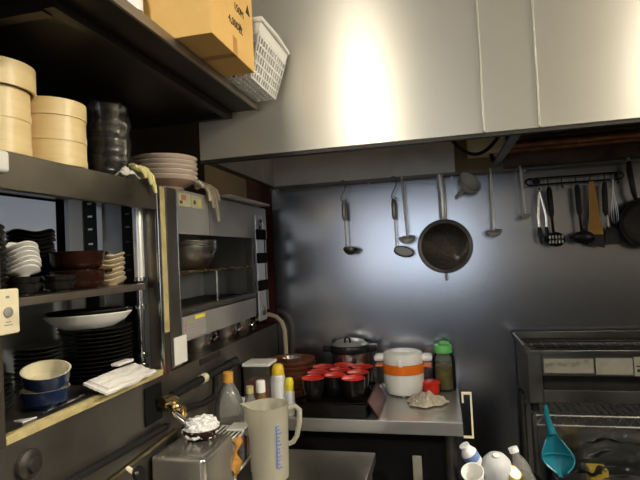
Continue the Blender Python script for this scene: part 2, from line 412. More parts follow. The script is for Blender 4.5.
def s_hook(x, ztop, zbot, label, lean=0.0):
    o = (x, RY, (ztop + zbot) / 2); r1 = .0105
    pts = arc(x - .002, RZ + .003, r1, 170, 0, 8, RY)
    zl = zbot; h = (RZ - zl)
    pts += [(x + .008, RY - .001, RZ - h * .25), (x + .001, RY - .002, RZ - h * .45), (x - .008, RY - .002, RZ - h * .65), (x - .0135, RY - .001, RZ - h * .82)]
    pts += arc(x - .003, zl + .011, .011, 190, 340, 8, RY - .001)
    return tag(G(o).tube(pts, .0022, 8).build('s_hook', 'steeldark'), label, 'hook', 's hooks on the rail')
s_hook(-.383, 1.72, 1.637, 'dark wire s hook on the rail holding the leftmost ladle')
s_hook(-.171, 1.72, 1.630, 'dark wire s hook on the rail holding the round skimmer')

# leftmost ladle: steel grip, thin stem, shallow dark bowl
def grip_ladle(x, zt, zb, label, name, kind):
    y = RY - .003; o = (x, y, zt)
    t = thing(name, label, 'ladle' if kind == 'ladle' else 'skimmer', o)
    g = G(o); g.tube([(x, y, zt - .012), (x, y, zt - .03), (x, y, zt - .085), (x + .001, y, zt - .095)], [.006, .0095, .0085, .005], 12)
    g.tube([(x + .007 * math.cos(a), y, zt - .006 + .007 * math.sin(a)) for a in [2 * PI * i / 14 for i in range(14)]], .0018, 6, closed=True)
    g.build('handle', 'steel', t)
    G(o).tube([(x + .001, y, zt - .094), (x + .002, y, zb + .03), (x + .003, y - .004, zb + .006)], .0028, 8).build('stem', 'steelbright', t)
    if kind == 'ladle':
        Mx = Matrix.Rotation(R_(18), 4, 'X') @ Matrix.Rotation(R_(10), 4, 'Y')
        G(o).lathe([(0, -.022), (.016, -.019), (.026, -.010), (.031, .002), (.0295, .002), (.0245, -.009), (.015, -.017), (0, -.020)], (x + .024, y - .026, zb + .002), 24, Mx).build('bowl', 'steeldark', t)
    else:
        Mx = Matrix.Rotation(R_(38), 4, 'X') @ Matrix.Rotation(R_(16), 4, 'Y')
        c = (x + .034, y - .03, zb - .006)
        G(o).lathe([(.036, -.003), (.040, -.003), (.040, .004), (.036, .004)], c, 28, Mx, close=True, sx=1, sy=.8).build('rim', 'steeldark', t)
        G(o).lathe([(0, -.008), (.02, -.006), (.0362, -.001), (.0362, .0005), (.02, -.0045), (0, -.0065)], c, 28, Mx, sx=1, sy=.8).build('mesh_bowl', 'netwhite', t)
    return t
grip_ladle(-.385, 1.650, 1.432, 'short ladle with a steel grip hanging leftmost on the rail', 'ladle', 'ladle')
grip_ladle(-.178, 1.643, 1.420, 'shallow round skimmer with a steel grip hanging from the right s hook', 'skimmer', 'skim')

def long_ladle(x, xb, zt, zb, r, label, m='satin'):
    y = RY - .010; o = (x, y, zt)
    t = thing('ladle', label, 'ladle', o)
    g = G(o)
    n = 10
    hk = [(x, RY + .0125 * math.cos(a), RZ + .001 + .0125 * math.sin(a)) for a in [R_(-10 + 190 * i / n) for i in range(n + 1)]]
    pts = hk + [(x + (xb - x) * k, y - .002 - .012 * k, RZ - (RZ - zb - .01) * k) for k in (.1, .3, .5, .7, .9, 1)]
    g.tube(pts, [.0035] * len(hk) + [.005, .0048, .0045, .0042, .004, .004], 10, flat=.6)
    g.build('handle', m, t)
    Mx = Matrix.Rotation(R_(14), 4, 'X') @ Matrix.Rotation(R_(-4), 4, 'Y')
    pr = [(0, -r * .78), (r * .45, -r * .70), (r * .8, -r * .42), (r, 0), (r * .95, 0), (r * .76, -r * .40), (r * .42, -r * .66), (0, -r * .73)]
    G(o).lathe(pr, (xb, y - .012 - r * .9, zb + r * .25), 28, Mx).build('bowl', m, t)
    return t
long_ladle(-.139, -.128, 1.72, 1.462, .034, 'long steel ladle hanging on the rail just left of the conical strainer')
long_ladle(.207, .203, 1.72, 1.470, .031, 'long steel ladle hanging on the rail right of the plastic funnel')
long_ladle(.317, .322, 1.72, 1.528, .019, 'small short steel ladle hanging beside the black utensil rack')

# conical strainer
cx, cz, y = .018, 1.428, RY - .018; o = (cx, y, cz)
t = thing('conical_strainer', 'large dark conical strainer with a bright steel handle hanging on the rail', 'strainer', o)
Mx = Matrix.Rotation(R_(90), 4, 'X')           # axis z -> -y (towards the room)
g = G(o); g.lathe([(.104, -.008), (.1075, -.004), (.1075, .004), (.104, .010), (.092, .012), (.090, .006), (.096, -.004)], (cx, y, cz), 56, Mx, close=True); g.build('rim', 'steeldark', t)
g = G(o); n = 56; ap = Vector((cx + .040, y - .120, cz - .046)); rings = []
for k, f in enumerate((0, .04, .2, .4, .6, .8, .93, 1.0)):
    rr = .094 * (1 - f) + .010 * f; cc = Vector((cx, y - .006, cz)).lerp(ap, f)
    rr *= (1 + .06 * math.sin(PI * f))
    rings.append([g.bm.verts.new(cc + Vector((rr * math.cos(2 * PI * i / n), 0, rr * math.sin(2 * PI * i / n)))) for i in range(n)])
for a, b in zip(rings[:-1], rings[1:]):
    for i in range(n): g.bm.faces.new((a[i], a[(i + 1) % n], b[(i + 1) % n], b[i]))
g.bm.faces.new(rings[-1]); g.build('mesh_cone', 'sievemetal', t)
g = G(o)
for k in range(8):
    a = R_(20 + 45 * k); pts = []
    for f in (0, .15, .35, .55, .75, .95):
        rr = (.094 * (1 - f) + .010 * f) * (1 + .06 * math.sin(PI * f)) + .0012
        cc = Vector((cx, y - .0065, cz)).lerp(ap, f); pts.append(cc + Vector((rr * math.cos(a), -.001, rr * math.sin(a))))
    g.tube(pts, .0008, 6)
g.blob(ap, .010, .006, .010, 2); g.build('ribs', 'steel', t)
g = G(o)
g.tube([(cx, y, cz + .100), (cx, y - .001, cz + .115), (cx, y, cz + .20), (cx - .006, y, cz + .285)], [.010, .0155, .0150, .0135], 14, flat=.55)
g.tube([(cx - .006, y + (.0145 * (1 - math.cos(a))) , cz + .285 + .010 * math.sin(a)) for a in [PI * i / 8 for i in range(9)]], .004, 8)
g.build('handle', 'satin', t)
G(o).tube([(cx, y, cz - .104), (cx, y - .002, cz - .128), (cx, y + .008, cz - .134), (cx, y + .012, cz - .126)], .005, 8, flat=1).build('rest_hook', 'steel', t)

# translucent plastic funnel hanging at the rail
o = (.123, 2.06, 1.672)
t = thing('plastic_funnel', 'translucent plastic funnel hanging on the rail right of the conical strainer', 'funnel', o)
Mx = Vector((0, 0, 1)).rotation_difference(Vector((.52, -.58, .50)).normalized()).to_matrix().to_4x4()
pr = [(.045, .004), (.048, .004), (.047, -.004), (.040, -.020), (.026, -.034), (.0105, -.044), (.0075, -.092), (.006, -.092), (.0088, -.043), (.025, -.032), (.0385, -.018), (.0445, -.004)]
G(o).lathe(pr, (.125, 2.05, 1.672), 32, Mx, close=True).build('cone', 'milky', t)
G(o).tube([(.100, 2.066, 1.70), (.101, 2.075, 1.713), (.102, 2.095, 1.7195), (.104, 2.106, 1.712)], .0025, 6).build('hanging_loop', 'milky', t)

# black utensil rack
o = (.51, 2.12, 1.66)
rk = thing('utensil_rack', 'black wire utensil rack with hooks on the back wall at right', 'utensil rack', o)
g = G(o); y = 2.118
x0, x1, z0, z1 = .352, .672, 1.650, 1.675
loop = [(x, y, z1) for x in (x0, x0 + .1, x1 - .1, x1)] + arc(x1, (z0 + z1) / 2, (z1 - z0) / 2, 80, -80, 6, y) + [(x, y, z0) for x in (x1, x1 - .1, x0 + .1, x0)] + arc(x0, (z0 + z1) / 2, (z1 - z0) / 2, 260, 100, 6, y)
g.tube(loop, .0030, 8, closed=True); g.build('frame', 'black', rk)
for x in (.37, .66): G(o).box(x - .006, x + .006, y, YB - .001, z0 + .004, z1 - .004, bev=.002).build('wall_mount', 'black', rk)
G(o).lathe([(0, -.006), (.014, -.006), (.016, 0), (.014, .006), (0, .006)], (.376, y - .008, .5 * (z0 + z1)), 20, Matrix.Rotation(R_(90), 4, 'X')).build('round_boss', 'black', rk)
HX = (.382, .418, .468, .517, .567, .617, .660)
for x in HX:
    G(o).tube([(x, y, z1 + .004), (x, y - .006, z1), (x, y - .006, z0 - .012), (x, y - .010, z0 - .020), (x, y - .018, z0 - .022), (x, y - .024, z0 - .014)], .0018, 6).build('hook', 'black', rk)

yy = 2.098   # plane of the hanging utensils
# tongs
x, zt = .382, 1.655; o = (x, yy, zt)
t = thing('tongs', 'steel tongs with black tips hanging leftmost on the black rack', 'tongs', o)
for sgn in (-1, 1):
    G(o).tube([(x, yy - .004, zt - .028), (x + sgn * .006, yy - .004, zt - .06), (x + sgn * .014 + .004, yy - .004, zt - .13), (x + sgn * .013 + .005, yy - .004, zt - .175)], [.005, .006, .006, .005], 8, flat=.4).build('arm', 'steelbright', t)
    G(o).tube([(x + sgn * .013 + .005, yy - .004, zt - .172), (x + sgn * .014 + .006, yy - .005, zt - .20), (x + sgn * .010 + .008, yy - .006, zt - .235)], [.006, .0085, .004], 8, flat=.5).build('tip', 'black', t)
G(o).tube([(x + .007 * math.cos(a), yy - .004, zt - .024 + .008 * math.sin(a)) for a in [2 * PI * i / 12 for i in range(12)]], .0025, 6, closed=True).build('hinge_ring', 'steel', t)

def paddle_bowl(o, c, w, h, t, slots, m='black'):
    """an oval shallow spoon or turner head, hanging in the x-z plane and dished towards the room"""
    g = G(o)
    def f(u, v):
        a = 2 * PI * u; r = v
        return (c[0] + w * r * math.cos(a), c[1] + .012 * (r * r - 1) * -1 * -1, c[2] + h * r * math.sin(a))
    g.lathe([(0, -.010), (w * .5, -.007), (w * .85, -.002), (w, .004), (w * .96, .006), (w * .8, .001), (w * .45, -.004), (0, -.007)], c, 32, Matrix.Rotation(R_(72), 4, 'X'), sx=1, sy=h / w)
    if slots:
        g.mi = 1
        for dx in (-.022, -.011, 0, .011, .022):
            for dz in (-.008, .010):
                g.box(c[0] + dx - .003, c[0] + dx + .003, c[1] - .012 + dz * -.1, c[1] - .005, c[2] + dz - .006, c[2] + dz + .006)
    return g
def black_utensil(x, zt, xb, zb, w, h, name, label, cat, slots):
    o = (x, yy, zt); t = thing(name, label, cat, o)
    g = G(o)
    g.tube([(x, yy, zt - .004), (x, yy - .001, zt - .02), (x + (xb - x) * .3, yy - .002, zt - .10), (x + (xb - x) * .35, yy - .002, zt - .118)], [.007, .0105, .0105, .007], 10, flat=.6)
    g.build('handle', 'black', t)
    G(o).tube([(x + (xb - x) * .34, yy - .002, zt - .115), (x + (xb - x) * .6, yy - .004, zt - .17), (xb - .002, yy - .010, zb + h * .75)], [.0055, .005, .006], 8, flat=.7).build('stem', 'black', t)
    paddle_bowl(o, (xb, yy - .018, zb), w, h, .004, slots).build('head', ['black', 'steel'], t)
black_utensil(.418, 1.638, .427, 1.432, .034, .030, 'slotted_spoon', 'black slotted spoon hanging beside the tongs on the rack', 'slotted spoon', True)
black_utensil(.517, 1.640, .525, 1.434, .039, .026, 'serving_spoon', 'black plastic ladle hanging just left of the wooden paddle', 'ladle', False)
# wooden paddle
x, zt = .567, 1.641; o = (x, yy, zt)
t = thing('wooden_paddle', 'orange brown wooden paddle hanging on the black rack', 'paddle', o)
out = [(x - .006, zt + .004), (x + .006, zt + .004), (x + .011, zt - .02), (x + .016, zt - .07), (x + .020, zt - .13), (x + .028, zt - .18), (x + .030, zt - .21), (x - .020, zt - .215), (x - .022, zt - .18), (x - .014, zt - .13), (x - .011, zt - .06), (x - .010, zt - .02)]
G(o).prism(out, 'y', yy - .006, yy + .002).build('blade', 'wood', t)
out = [(x - .026, zt - .195), (x + .028, zt - .197), (x + .030, zt - .248), (x - .022, zt - .236)]
G(o).prism(out, 'y', yy - .010, yy + .006).build('dark_tip', 'iron', t)
# spatula
x, zt = .617, 1.640; o = (x, yy, zt)
t = thing('spatula', 'black spatula hanging right of the wooden paddle', 'spatula', o)
G(o).tube([(x - .004, yy, zt - .002), (x - .006, yy, zt - .03), (x - .008, yy - .002, zt - .11), (x - .004, yy - .002, zt - .13)], [.007, .0105, .0105, .006], 10, flat=.6).build('handle', 'black', t)
G(o).tube([(x - .004, yy - .002, zt - .125), (x - .001, yy - .003, zt - .172)], .0045, 8).build('stem', 'steel', t)
G(o).prism([(x - .010, zt - .168), (x + .008, zt - .165), (x + .030, zt - .185), (x + .030, zt - .236), (x - .018, zt - .236)], 'y', yy - .007, yy - .003).build('blade', 'iron', t)
# thin wire skimmer net beside spatula
x = .650; o = (x, yy, 1.64)
t = thing('wire_whisk', 'thin wire whisk hanging at the right end of the rack', 'whisk', o)
for k in range(4):
    a = PI * k / 4
    pts = [(x - .012 + .016 * math.sin(PI * i / 14) * math.cos(a) * (i / 14) ** .5, yy - .008 + .012 * math.sin(PI * i / 14) * math.sin(a), 1.63 - .15 * math.sin(PI * i / 28)) for i in range(15)]
    G(o).tube(pts, .0009, 5).build('wire', 'steel', t)
G(o).tube([(x - .012, yy - .008, 1.648), (x - .012, yy - .008, 1.615)], .004, 8).build('handle', 'steel', t)

# frying pan hung at right edge
cx, cz, y = .745, 1.475, 2.10; o = (cx, y, cz)
t = thing('frying_pan', 'dark round pan hanging on the back wall at the right edge', 'frying pan', o)
Mx = Matrix.Rotation(R_(86), 4, 'X')
G(o).lathe([(0, .0), (.070, .0), (.088, .012), (.097, .034), (.094, .034), (.085, .014), (.068, .003), (0, .003)], (cx, y + .012, cz), 40, Mx).build('pan_body', 'iron', t)
G(o).tube([(cx - .028, y, cz + .08), (cx - .040, y - .012, cz + .12), (cx - .048, y - .008, cz + .20), (cx - .046, y - .004, cz + .238)], [.007, .010, .011, .008], 10, flat=.6).build('handle', 'black', t)
G(o).tube([(cx - .046 , y - .004, cz + .235), (cx - .046, y - .006, cz + .247), (cx - .046, RY + .008, cz + .246)], .0025, 6).build('hanging_ring', 'steel', t)

# ------------------------------------------------------------------ upper wall shelf with box, basket
o = (-.77, .85, 1.86)
sh = thing('wall_shelf', 'dark brown wall shelf high on the left carrying a cardboard box and basket', 'shelf', o)
G(o).box(XL + .001, -.505, .28, 1.40, 1.853, 1.866).build('board', 'shelfblack', sh, smooth=False)
G(o).box(-.5049, -.498, .28, 1.402, 1.850, 1.870, bev=.0015).build('front_lip', 'shelflip', sh)
G(o).box(-.602, -.580, .684, 1.40, 1.835, 1.8529).build('front_rail', 'shelfblack', sh, smooth=False)
G(o).box(XL + .001, -.602, .684, .706, 1.832, 1.8529).build('cross_rail', 'shelfblack', sh, smooth=False)
G(o).box(XL + .001, -.602, 1.385, 1.40, 1.835, 1.8529).build('end_rail', 'shelfblack', sh, smooth=False)

# cardboard box
bx0, bx1, by0, by1, bz0, bz1 = -.635, -.419, .925, 1.165, 1.8708, 2.115
o = ((bx0 + bx1) / 2, (by0 + by1) / 2, bz0)
t = thing('cardboard_box', 'brown cardboard box with printed side standing on the wall shelf', 'box', o)
G(o).box(bx0, bx1, by0, by1, bz0, bz1, bev=.002).build('carton', 'card', t)
ym = (by0 + by1) / 2
G(o).box(bx0 + .002, bx1 + .0004, ym - .012, ym + .012, bz0 - .0004, bz0 + .04).build('tape_strip', 'tape', t, smooth=False)
g = G(o); g.box(bx0 + .004, bx1 - .002, ym - .0008, ym + .0008, bz0 - .0005, bz0); g.build('flap_seam', 'ink', t, smooth=False)
def onx_text(y, z, tilt=0): return Matrix.Translation((bx1 + .0006 - o[0], y - o[1], z - o[2])) @ Matrix.Rotation(R_(90), 4, 'Z') @ Matrix.Rotation(R_(90), 4, 'X')
text('4,000枚', .025, 'ink', t, onx_text(1.052, 1.934))
text('150M', .025, 'ink', t, onx_text(1.075, 1.976))
text('▲', .03, 'ink', t, onx_text(1.132, 2.000), 'printed_mark')

# white plastic basket
o = (-.51, 1.30, 1.8708)
t = thing('plastic_basket', 'white slatted plastic basket at the far end of the wall shelf', 'basket', o)
bxc, byc, z0, z1 = -.520, 1.292, 1.8712, 2.005
hx0, hy0, hx1, hy1 = .078, .098, .118, .112
def bpt(fx, fy, k):   # fx,fy in -1..1 on the side, k height fraction
    return (bxc + fx * (hx0 + (hx1 - hx0) * k), byc + fy * (hy0 + (hy1 - hy0) * k), z0 + .004 + (z1 - z0) * k)
g = G(o)
for k in (0.0, .14, .30, .46, .62, .76):
    g.tube([bpt(-1, -1, k), bpt(1, -1, k), bpt(1, 1, k), bpt(-1, 1, k)], .0032, 6, closed=True)
for side in range(4):
    for i in range(13):
        f = -1 + 2 * i / 12
        p = [(f, -1), (1, f), (f, 1), (-1, f)][side]
        g.tube([bpt(p[0], p[1], 0), bpt(p[0], p[1], .80)], .0030 if i % 4 else .0042, 6)
for a, b in (((-1, -1), (1, -1)), ((1, -1), (1, 1)), ((1, 1), (-1, 1)), ((-1, 1), (-1, -1))):
    g.prism([(0, 0), (1, 0), (1, .001), (0, .001)], 'z', 5, 5.0001) if False else None
g.build('slatted_sides', 'white', t)
g = G(o)
def band(u, v):
    q = u * 4; s = int(min(q, 3.9999)); f = -1 + 2 * (q - s); k = .78 + .22 * v
    p = [(f, -1), (1, f), (-f, 1), (-1, -f)][s]
    return bpt(p[0], p[1], k)
g.sheet(band, 48, 2, .004)
g.tube([bpt(-1, -1, 1), bpt(0, -1.02, 1), bpt(1, -1, 1), bpt(1.03, 0, 1), bpt(1, 1, 1), bpt(0, 1.02, 1), bpt(-1, 1, 1), bpt(-1.03, 0, 1)], .0075, 8, closed=True)
g.build('rim', 'white', t)
g = G(o)
for i in range(11):
    f = -1 + 2 * i / 10
    g.tube([bpt(f, -1, 0), bpt(f, 1, 0)], .003, 6); g.tube([bpt(-1, f, 0), bpt(1, f, 0)], .003, 6)
g.build('base_grid', 'white', t)
o = (-.515, 1.29, 1.885)
def crumple(cx, cy, cz, w, d, h, sd, amp=.012):
    def f(u, v):
        x = (u - .5) * 2; y = (v - .5) * 2; r = min(1, math.hypot(x, y) / 1.2)
        p = Vector((x * 1.7 + sd, y * 1.7, sd * .7))
        n1 = abs(noise.noise(p)) + .5 * abs(noise.noise(p * 2.3)) + .3 * noise.noise(p * 4.7)
        ex = 1 + .18 * noise.noise(Vector((math.atan2(y, x) * 1.2, sd, 3)))
        return (cx + x * w / 2 * ex, cy + y * d / 2 * ex, cz + h * (1 - r ** 2) * .6 + h * .75 * n1 * (1 - r ** 3) + amp * .15)
    return f
tag(G(o).sheet(crumple(-.515, 1.29, 1.895, .12, .17, .15, 4.2), 26, 26, .001).build('plastic_bag', 'film'), 'clear crumpled plastic bag inside the white basket', 'plastic bag')

# small black item with white label at the top edge of the photo
o = (-.572, .885, 1.8708)
t = thing('spray_can', 'small black can with a white label standing beside the cardboard box', 'can', o)
G(o).lathe([(0, 1.8708), (.0175, 1.8708), (.019, 1.873), (.019, 1.893), (.019, 1.96), (.012, 1.975), (0, 1.975)], (-.569, .888, 0), 24).build('body', 'black', t)
G(o).lathe([(.0195, 1.918), (.0195, 1.955)], (-.569, .888, 0), 24).build('paper_label', 'label', t)

# ------------------------------------------------------------------ left ledge unit
LZ = 1.125
o = (-.88, 1.2, 0)
led = thing('ledge_unit', 'dull steel ledge unit along the left wall below the cabinet', 'ledge', o)
G(o).box(XL + .002, XC - .003, .28, YB - .003, LZ - .012, LZ, bev=.002).build('ledge_top', 'cab', led)
G(o).box(XC - .012, XC, .28, YB - .003, 0.002, LZ, bev=.002).build('front_panel', 'steeldark', led)
G(o).box(XL + .002, XC - .013, .28, .30, 0.002, LZ - .013).build('side_panel', 'steeldark', led)
Mx = Matrix.Rotation(R_(90), 4, 'Y')
kb = G(o).lathe([(0, 0), (.024, 0), (.026, .004), (.026, .010), (.020, .014), (.014, .015), (.013, .022), (0, .023)], (XC, .746, 1.080), 28, Mx).build('round_knob', 'iron', led)
G(o).box(XC + .0001, XC + .004, 1.105, 1.182, 1.020, 1.112, bev=.002).build('socket_plate', 'matteblack', led)
G(o).box(XC + .0001, XC + .003, 1.40, 1.545, 1.103, 1.121, bev=.001).build('slot_cover', 'iron', led)
G(o).box(XC + .0001, XC + .0015, 1.205, 1.212, 1.145 - .014, 1.145 - .007).build('indicator_dot', 'redink', led)

# ------------------------------------------------------------------ cabinet
o = (-.87, .8, LZ)
cab = thing('shelf_cabinet', 'open fronted steel cabinet full of tableware on the left ledge', 'cabinet', o)
CY0, CY1 = .33, 1.235; CT = 1.625
B = LZ + .0005
G(o).box(XL + .02, XC - .003, CY0, CY1, B, B + .015).build('floor_plate', 'steeldark', cab, smooth=False)
G(o).box(XL + .02, XC - .003, CY0, CY1, CT - .02, CT - .001).build('top_plate', 'cab', cab, smooth=False)
G(o).box(XC - .015, XC + .001, CY0, CY1, 1.557, CT, bev=.003).build('top_fascia', 'cab', cab)
G(o).box(XL + .02, XL + .03, CY0, CY1, B + .015, 1.385).build('back_panel', 'cabin', cab, smooth=False)
G(o).box(XL + .02, XL + .03, CY0, .93, 1.385, CT - .02).build('back_panel', 'cabin', cab, smooth=False)
struct(G().box(XL + .002, XL + .006, .93, 1.20, 1.385, 1.60).build('window_3', 'pane3', smooth=False))
G(o).box(XL + .03, XC - .002, 1.205, CY1 - .001, B + .015, CT - .02).build('side_panel', 'cabin', cab, smooth=False)
G(o).box(-.757, XC - .007, 1.200, 1.2049, B + .016, CT - .022, bev=.001).build('edge_plate', 'cab', cab)
G(o).box(XL + .03, XC - .002, CY0, CY0 + .02, B + .015, CT - .02).build('side_panel', 'cab', cab, smooth=False)
G(o).box(XC - .011, XC + .002, .60, .705, B, 1.557, bev=.003).build('front_stile', 'cab', cab)
G(o).box(XC - .006, XC + .003, 1.196, 1.209, B, CT - .002, bev=.002).build('edge_strip', 'steelbright', cab)
G(o).box(XC - .006, XC + .0035, 1.2095, 1.234, 1.232, CT - .004, bev=.001).build('tape_strip', 'yellowtape', cab)
G(o).box(XC - .006, XC + .003, 1.2095, 1.234, B, 1.231, bev=.001).build('stile_lower', 'cab', cab)
G(o).box(XL + .03, XC - .012, CY0 + .02, 1.150, 1.352, 1.3675, bev=.002).build('shelf', 'shelflip', cab)
# front sill with yellowed tape
G(o).box(XC - .016, XC + .002, .705, 1.195, B + .0005, B + .0155, bev=.002).build('sill_strip', 'yellowtape', cab)
# slotted uprights on the end panel
for xa, xb in ((-.945, -.904), (-.828, -.791)):
    up = G(o).box(xa, xb, 1.200, 1.2048, B + .016, CT - .022).build('slotted_upright', 'black', cab, smooth=False)
    g = G(o); xm = (xa + xb) / 2
    for z in (1.30, 1.40, 1.44, 1.475, 1.515, 1.55, 1.585): g.box(xm - .007, xm + .007, 1.1988, 1.2002, z, z + .005)
    g.build('slots', 'steelbright', up, smooth=False); up.parent = cab
for xa, xb, m in ((-.992, -.948, 'white'), (-.903, -.886, 'steelbright')):  # the wide white strip stands in for a bright reflection in the corner
    G(o).box(xa, xb, 1.198, 1.2048, B + .016, CT - .022, bev=.001).build('bright_strip', m, cab)
px_, py_ = -.768, 1.182
G(o).tube([(px_, py_, 1.376), (px_, py_, CT - .021)], .0130, 16).build('post', 'satin', cab)
g = G(o); g.tube([(px_, py_, B + .016), (px_, py_, 1.352)], .009, 16).build('post_lower', 'steelbright', cab)
for z in (1.30, 1.372, 1.175, B + .022): G(o).lathe([(.009, z), (.0145, z + .001), (.0145, z + .011), (.009, z + .012)], (px_, py_, 0), 18).build('collar', 'steelbright', cab)
G(o).lathe([(0, B + .0155), (.012, B + .0155), (.012, B + .020), (.010, B + .023), (0, B + .023)], (-.757, 1.158, 0), 20).build('foot_disc', 'white', cab)

# control box and clip on the near stile
o = (XC + .003, .70, 1.35)
t = thing('control_box', 'cream control box with a grey dial at the left edge of the photo', 'control box', o)
G(o).box(XC + .0025, XC + .020, .640, .722, 1.312, 1.387, bev=.003).build('casing', 'cream', t)
G(o).lathe([(0, 0), (.0085, 0), (.0085, .003), (.006, .0045), (0, .0045)], (XC + .020, .697, 1.349), 24, Matrix.Rotation(R_(90), 4, 'Y')).build('dial', 'greyink', t)
g = G(o); g.box(XC + .0199, XC + .0204, .690, .706, 1.327, 1.3285).box(XC + .0199, XC + .0204, .693, .703, 1.332, 1.3335).box(XC + .0199, XC + .0204, .694, .701, 1.372, 1.376)
g.build('printed_lines', 'greyink', t, smooth=False)
o = (XC + .003, .70, 1.60)
tag(G(o).box(XC + .0012, XC + .016, .675, .717, 1.583, 1.621, bev=.007, seg=3).build('plastic_clip', 'white'), 'small white rounded plastic clip on the left end of the cabinet fascia', 'clip')
# white card below the salamander
o = (XC, 1.29, 1.17)
tag(G(o).box(XC + .0062, XC + .0080, 1.245, 1.315, 1.137, 1.212, bev=.0006).build('paper_card', 'paper'), 'blank white card stuck below the corner of the salamander grill', 'card')

# ------------------------------------------------------------------ tableware makers
def bowl_obj(r, h, foot, th, mats, name, label, cat, group, loc, n=36, flare=.5, lip=0):
    pr = [(0, .004), (foot * .9, .004), (foot, 0), (foot * 1.02, .006), (foot + (r - foot) * flare, h * .30), (foot + (r - foot) * (flare + (1 - flare) * .62), h * .65), (r, h)]
    g = G(loc); c = loc
    g.lathe(pr, c, n); g.mi = 1
    inn = [(r, h), (r - th, h), (foot + (r - foot) * (flare + (1 - flare) * .62) - th, h * .66), (foot + (r - foot) * flare - th, h * .34), (foot * .8, .006 + th), (0, .006 + th)]
    g.lathe(inn, c, n)
    bmesh.ops.remove_doubles(g.bm, verts=g.bm.verts, dist=1e-5)
    return tag(g.build(name, mats if isinstance(mats, list) else [mats, mats]), label, cat, group)
def stack(maker_first, n, dz, x, y, z, labelf, jit=.0015, rzs=True):
    """n copies stacked upwards from z, labels counted from the top"""
    out = []
    for k in range(n):
        jx, jy = (random.uniform(-jit, jit) for _ in '12')
        lb = labelf(n - 1 - k)
        if k == 0: ob = maker_first((x, y, z), lb)
        else: ob = dup(out[0], (x + jx, y + jy, z + k * dz), random.uniform(0, .4) if rzs else None, lb)
        out.append(ob)
    return out

# bamboo steamers
TZ = CT + .0004
def steamer_tier(loc, r, h, label, group):
    t = thing('bamboo_steamer', label, 'steamer basket', loc, group)
    x, y, z = loc
    G(loc).lathe([(r, z), (r, z + h), (r - .006, z + h), (r - .006, z)], (x, y, 0), 48, close=True).build('hoop', 'bamboo', t)
    G(loc).lathe([(r + .0012, z + .001), (r + .0012, z + h * .30), (r, z + h * .31), (r, z + .001)], (x, y, 0), 48, close=True).build('lower_band', 'bamboo', t)
    g = G(loc)
    rr = r - .0065
    for i in range(-5, 6):
        dx = i * rr / 6; L = math.sqrt(rr * rr - dx * dx)
        g.box(x + dx - .003, x + dx + .003, y - L, y + L, z + h * .3, z + h * .3 + .003)
    g.build('slat_floor', 'bamboodark', t, smooth=False)
    return t
def steamer_lid(loc, r, h, label, group):
    t = thing('steamer_lid', label, 'steamer lid', loc, group); x, y, z = loc
    G(loc).lathe([(r, z), (r, z + h), (r - .005, z + h), (r - .005, z)], (x, y, 0), 48, close=True).build('hoop', 'bamboo', t)
    G(loc).lathe([(0, z + h - .006), (r - .005, z + h - .006), (r - .006, z + h - .001), (r * .5, z + h + .003), (0, z + h + .004)], (x, y, 0), 48).build('woven_top', 'bamboo', t)
    return t
x, y = -.787, .908; gp = 'bamboo steamers on the cabinet'
steamer_tier((x, y, TZ), .0675, .050, 'lower bamboo steamer basket of the shorter right hand stack', gp)
steamer_tier((x, y, TZ + .0505), .0675, .050, 'upper bamboo steamer basket under the lid of the shorter right hand stack', gp)
steamer_lid((x, y, TZ + .1015), .0695, .034, 'round bamboo lid on the shorter right hand steamer stack', 'bamboo steamer lids')
x, y = -.787, .760
steamer_tier((x, y, TZ), .064, .062, 'lower bamboo steamer basket of the taller stack cut by the photo edge', gp)
steamer_tier((x, y, TZ + .0625), .064, .056, 'upper bamboo steamer basket of the taller stack cut by the photo edge', gp)
steamer_lid((x, y, TZ + .119), .0745, .046, 'round bamboo lid on the taller steamer stack at the photo edge', 'bamboo steamer lids')

# black glossy bowls wrapped in film
def mk(loc, lb): return bowl_obj(.056, .062, .030, .003, 'blackgloss', 'black_bowl', lb, 'bowl', 'black bowls beside the steamers', loc, flare=.75)
stack(mk, 4, .041, -.800, 1.105, TZ, lambda i: f'glossy black bowl right of the bamboo steamers, {nth(i)} of its stack')
o = (-.8, 1.105, TZ)
def wrap(u, v):
    a = 2 * PI * u; z = TZ + .004 + .19 * v
    r = .0595 + .0035 * noise.noise(Vector((math.cos(a) * 3, math.sin(a) * 3, v * 7))) + .002 * math.cos(v * 26)
    if v > .94: r *= .75
    return (-.8 + r * math.cos(a), 1.105 + r * math.sin(a), z)
tag(G(o).sheet(wrap, 48, 30, .0006).build('cling_film', 'film'), 'clear film wrapped round the stack of glossy black bowls', 'plastic wrap')

# pink-brown striped plates
def mk(loc, lb):
    g = G(loc)
    g.mi = 1; g.lathe([(0, .004), (.050, .004), (.054, 0), (.056, .005), (.074, .014), (.088, .025)], loc, 48)
    g.mi = 0; g.lathe([(.088, .025), (.0965, .0335), (.098, .036), (.0965, .0375), (.0865, .028), (.072, .018), (.05, .010), (0, .010)], loc, 48)
    bmesh.ops.remove_doubles(g.bm, verts=g.bm.verts, dist=1e-5)
    return tag(g.build('striped_plate', ['pinkrim', 'pinkband']), lb, 'plate', 'pinkish plates on the cabinet top')
stack(mk, 5, .0145, -.803, 1.388, 1.6355, lambda i: f'pinkish brown striped plate on top of the cabinet, {nth(i)} of the stack', .002)

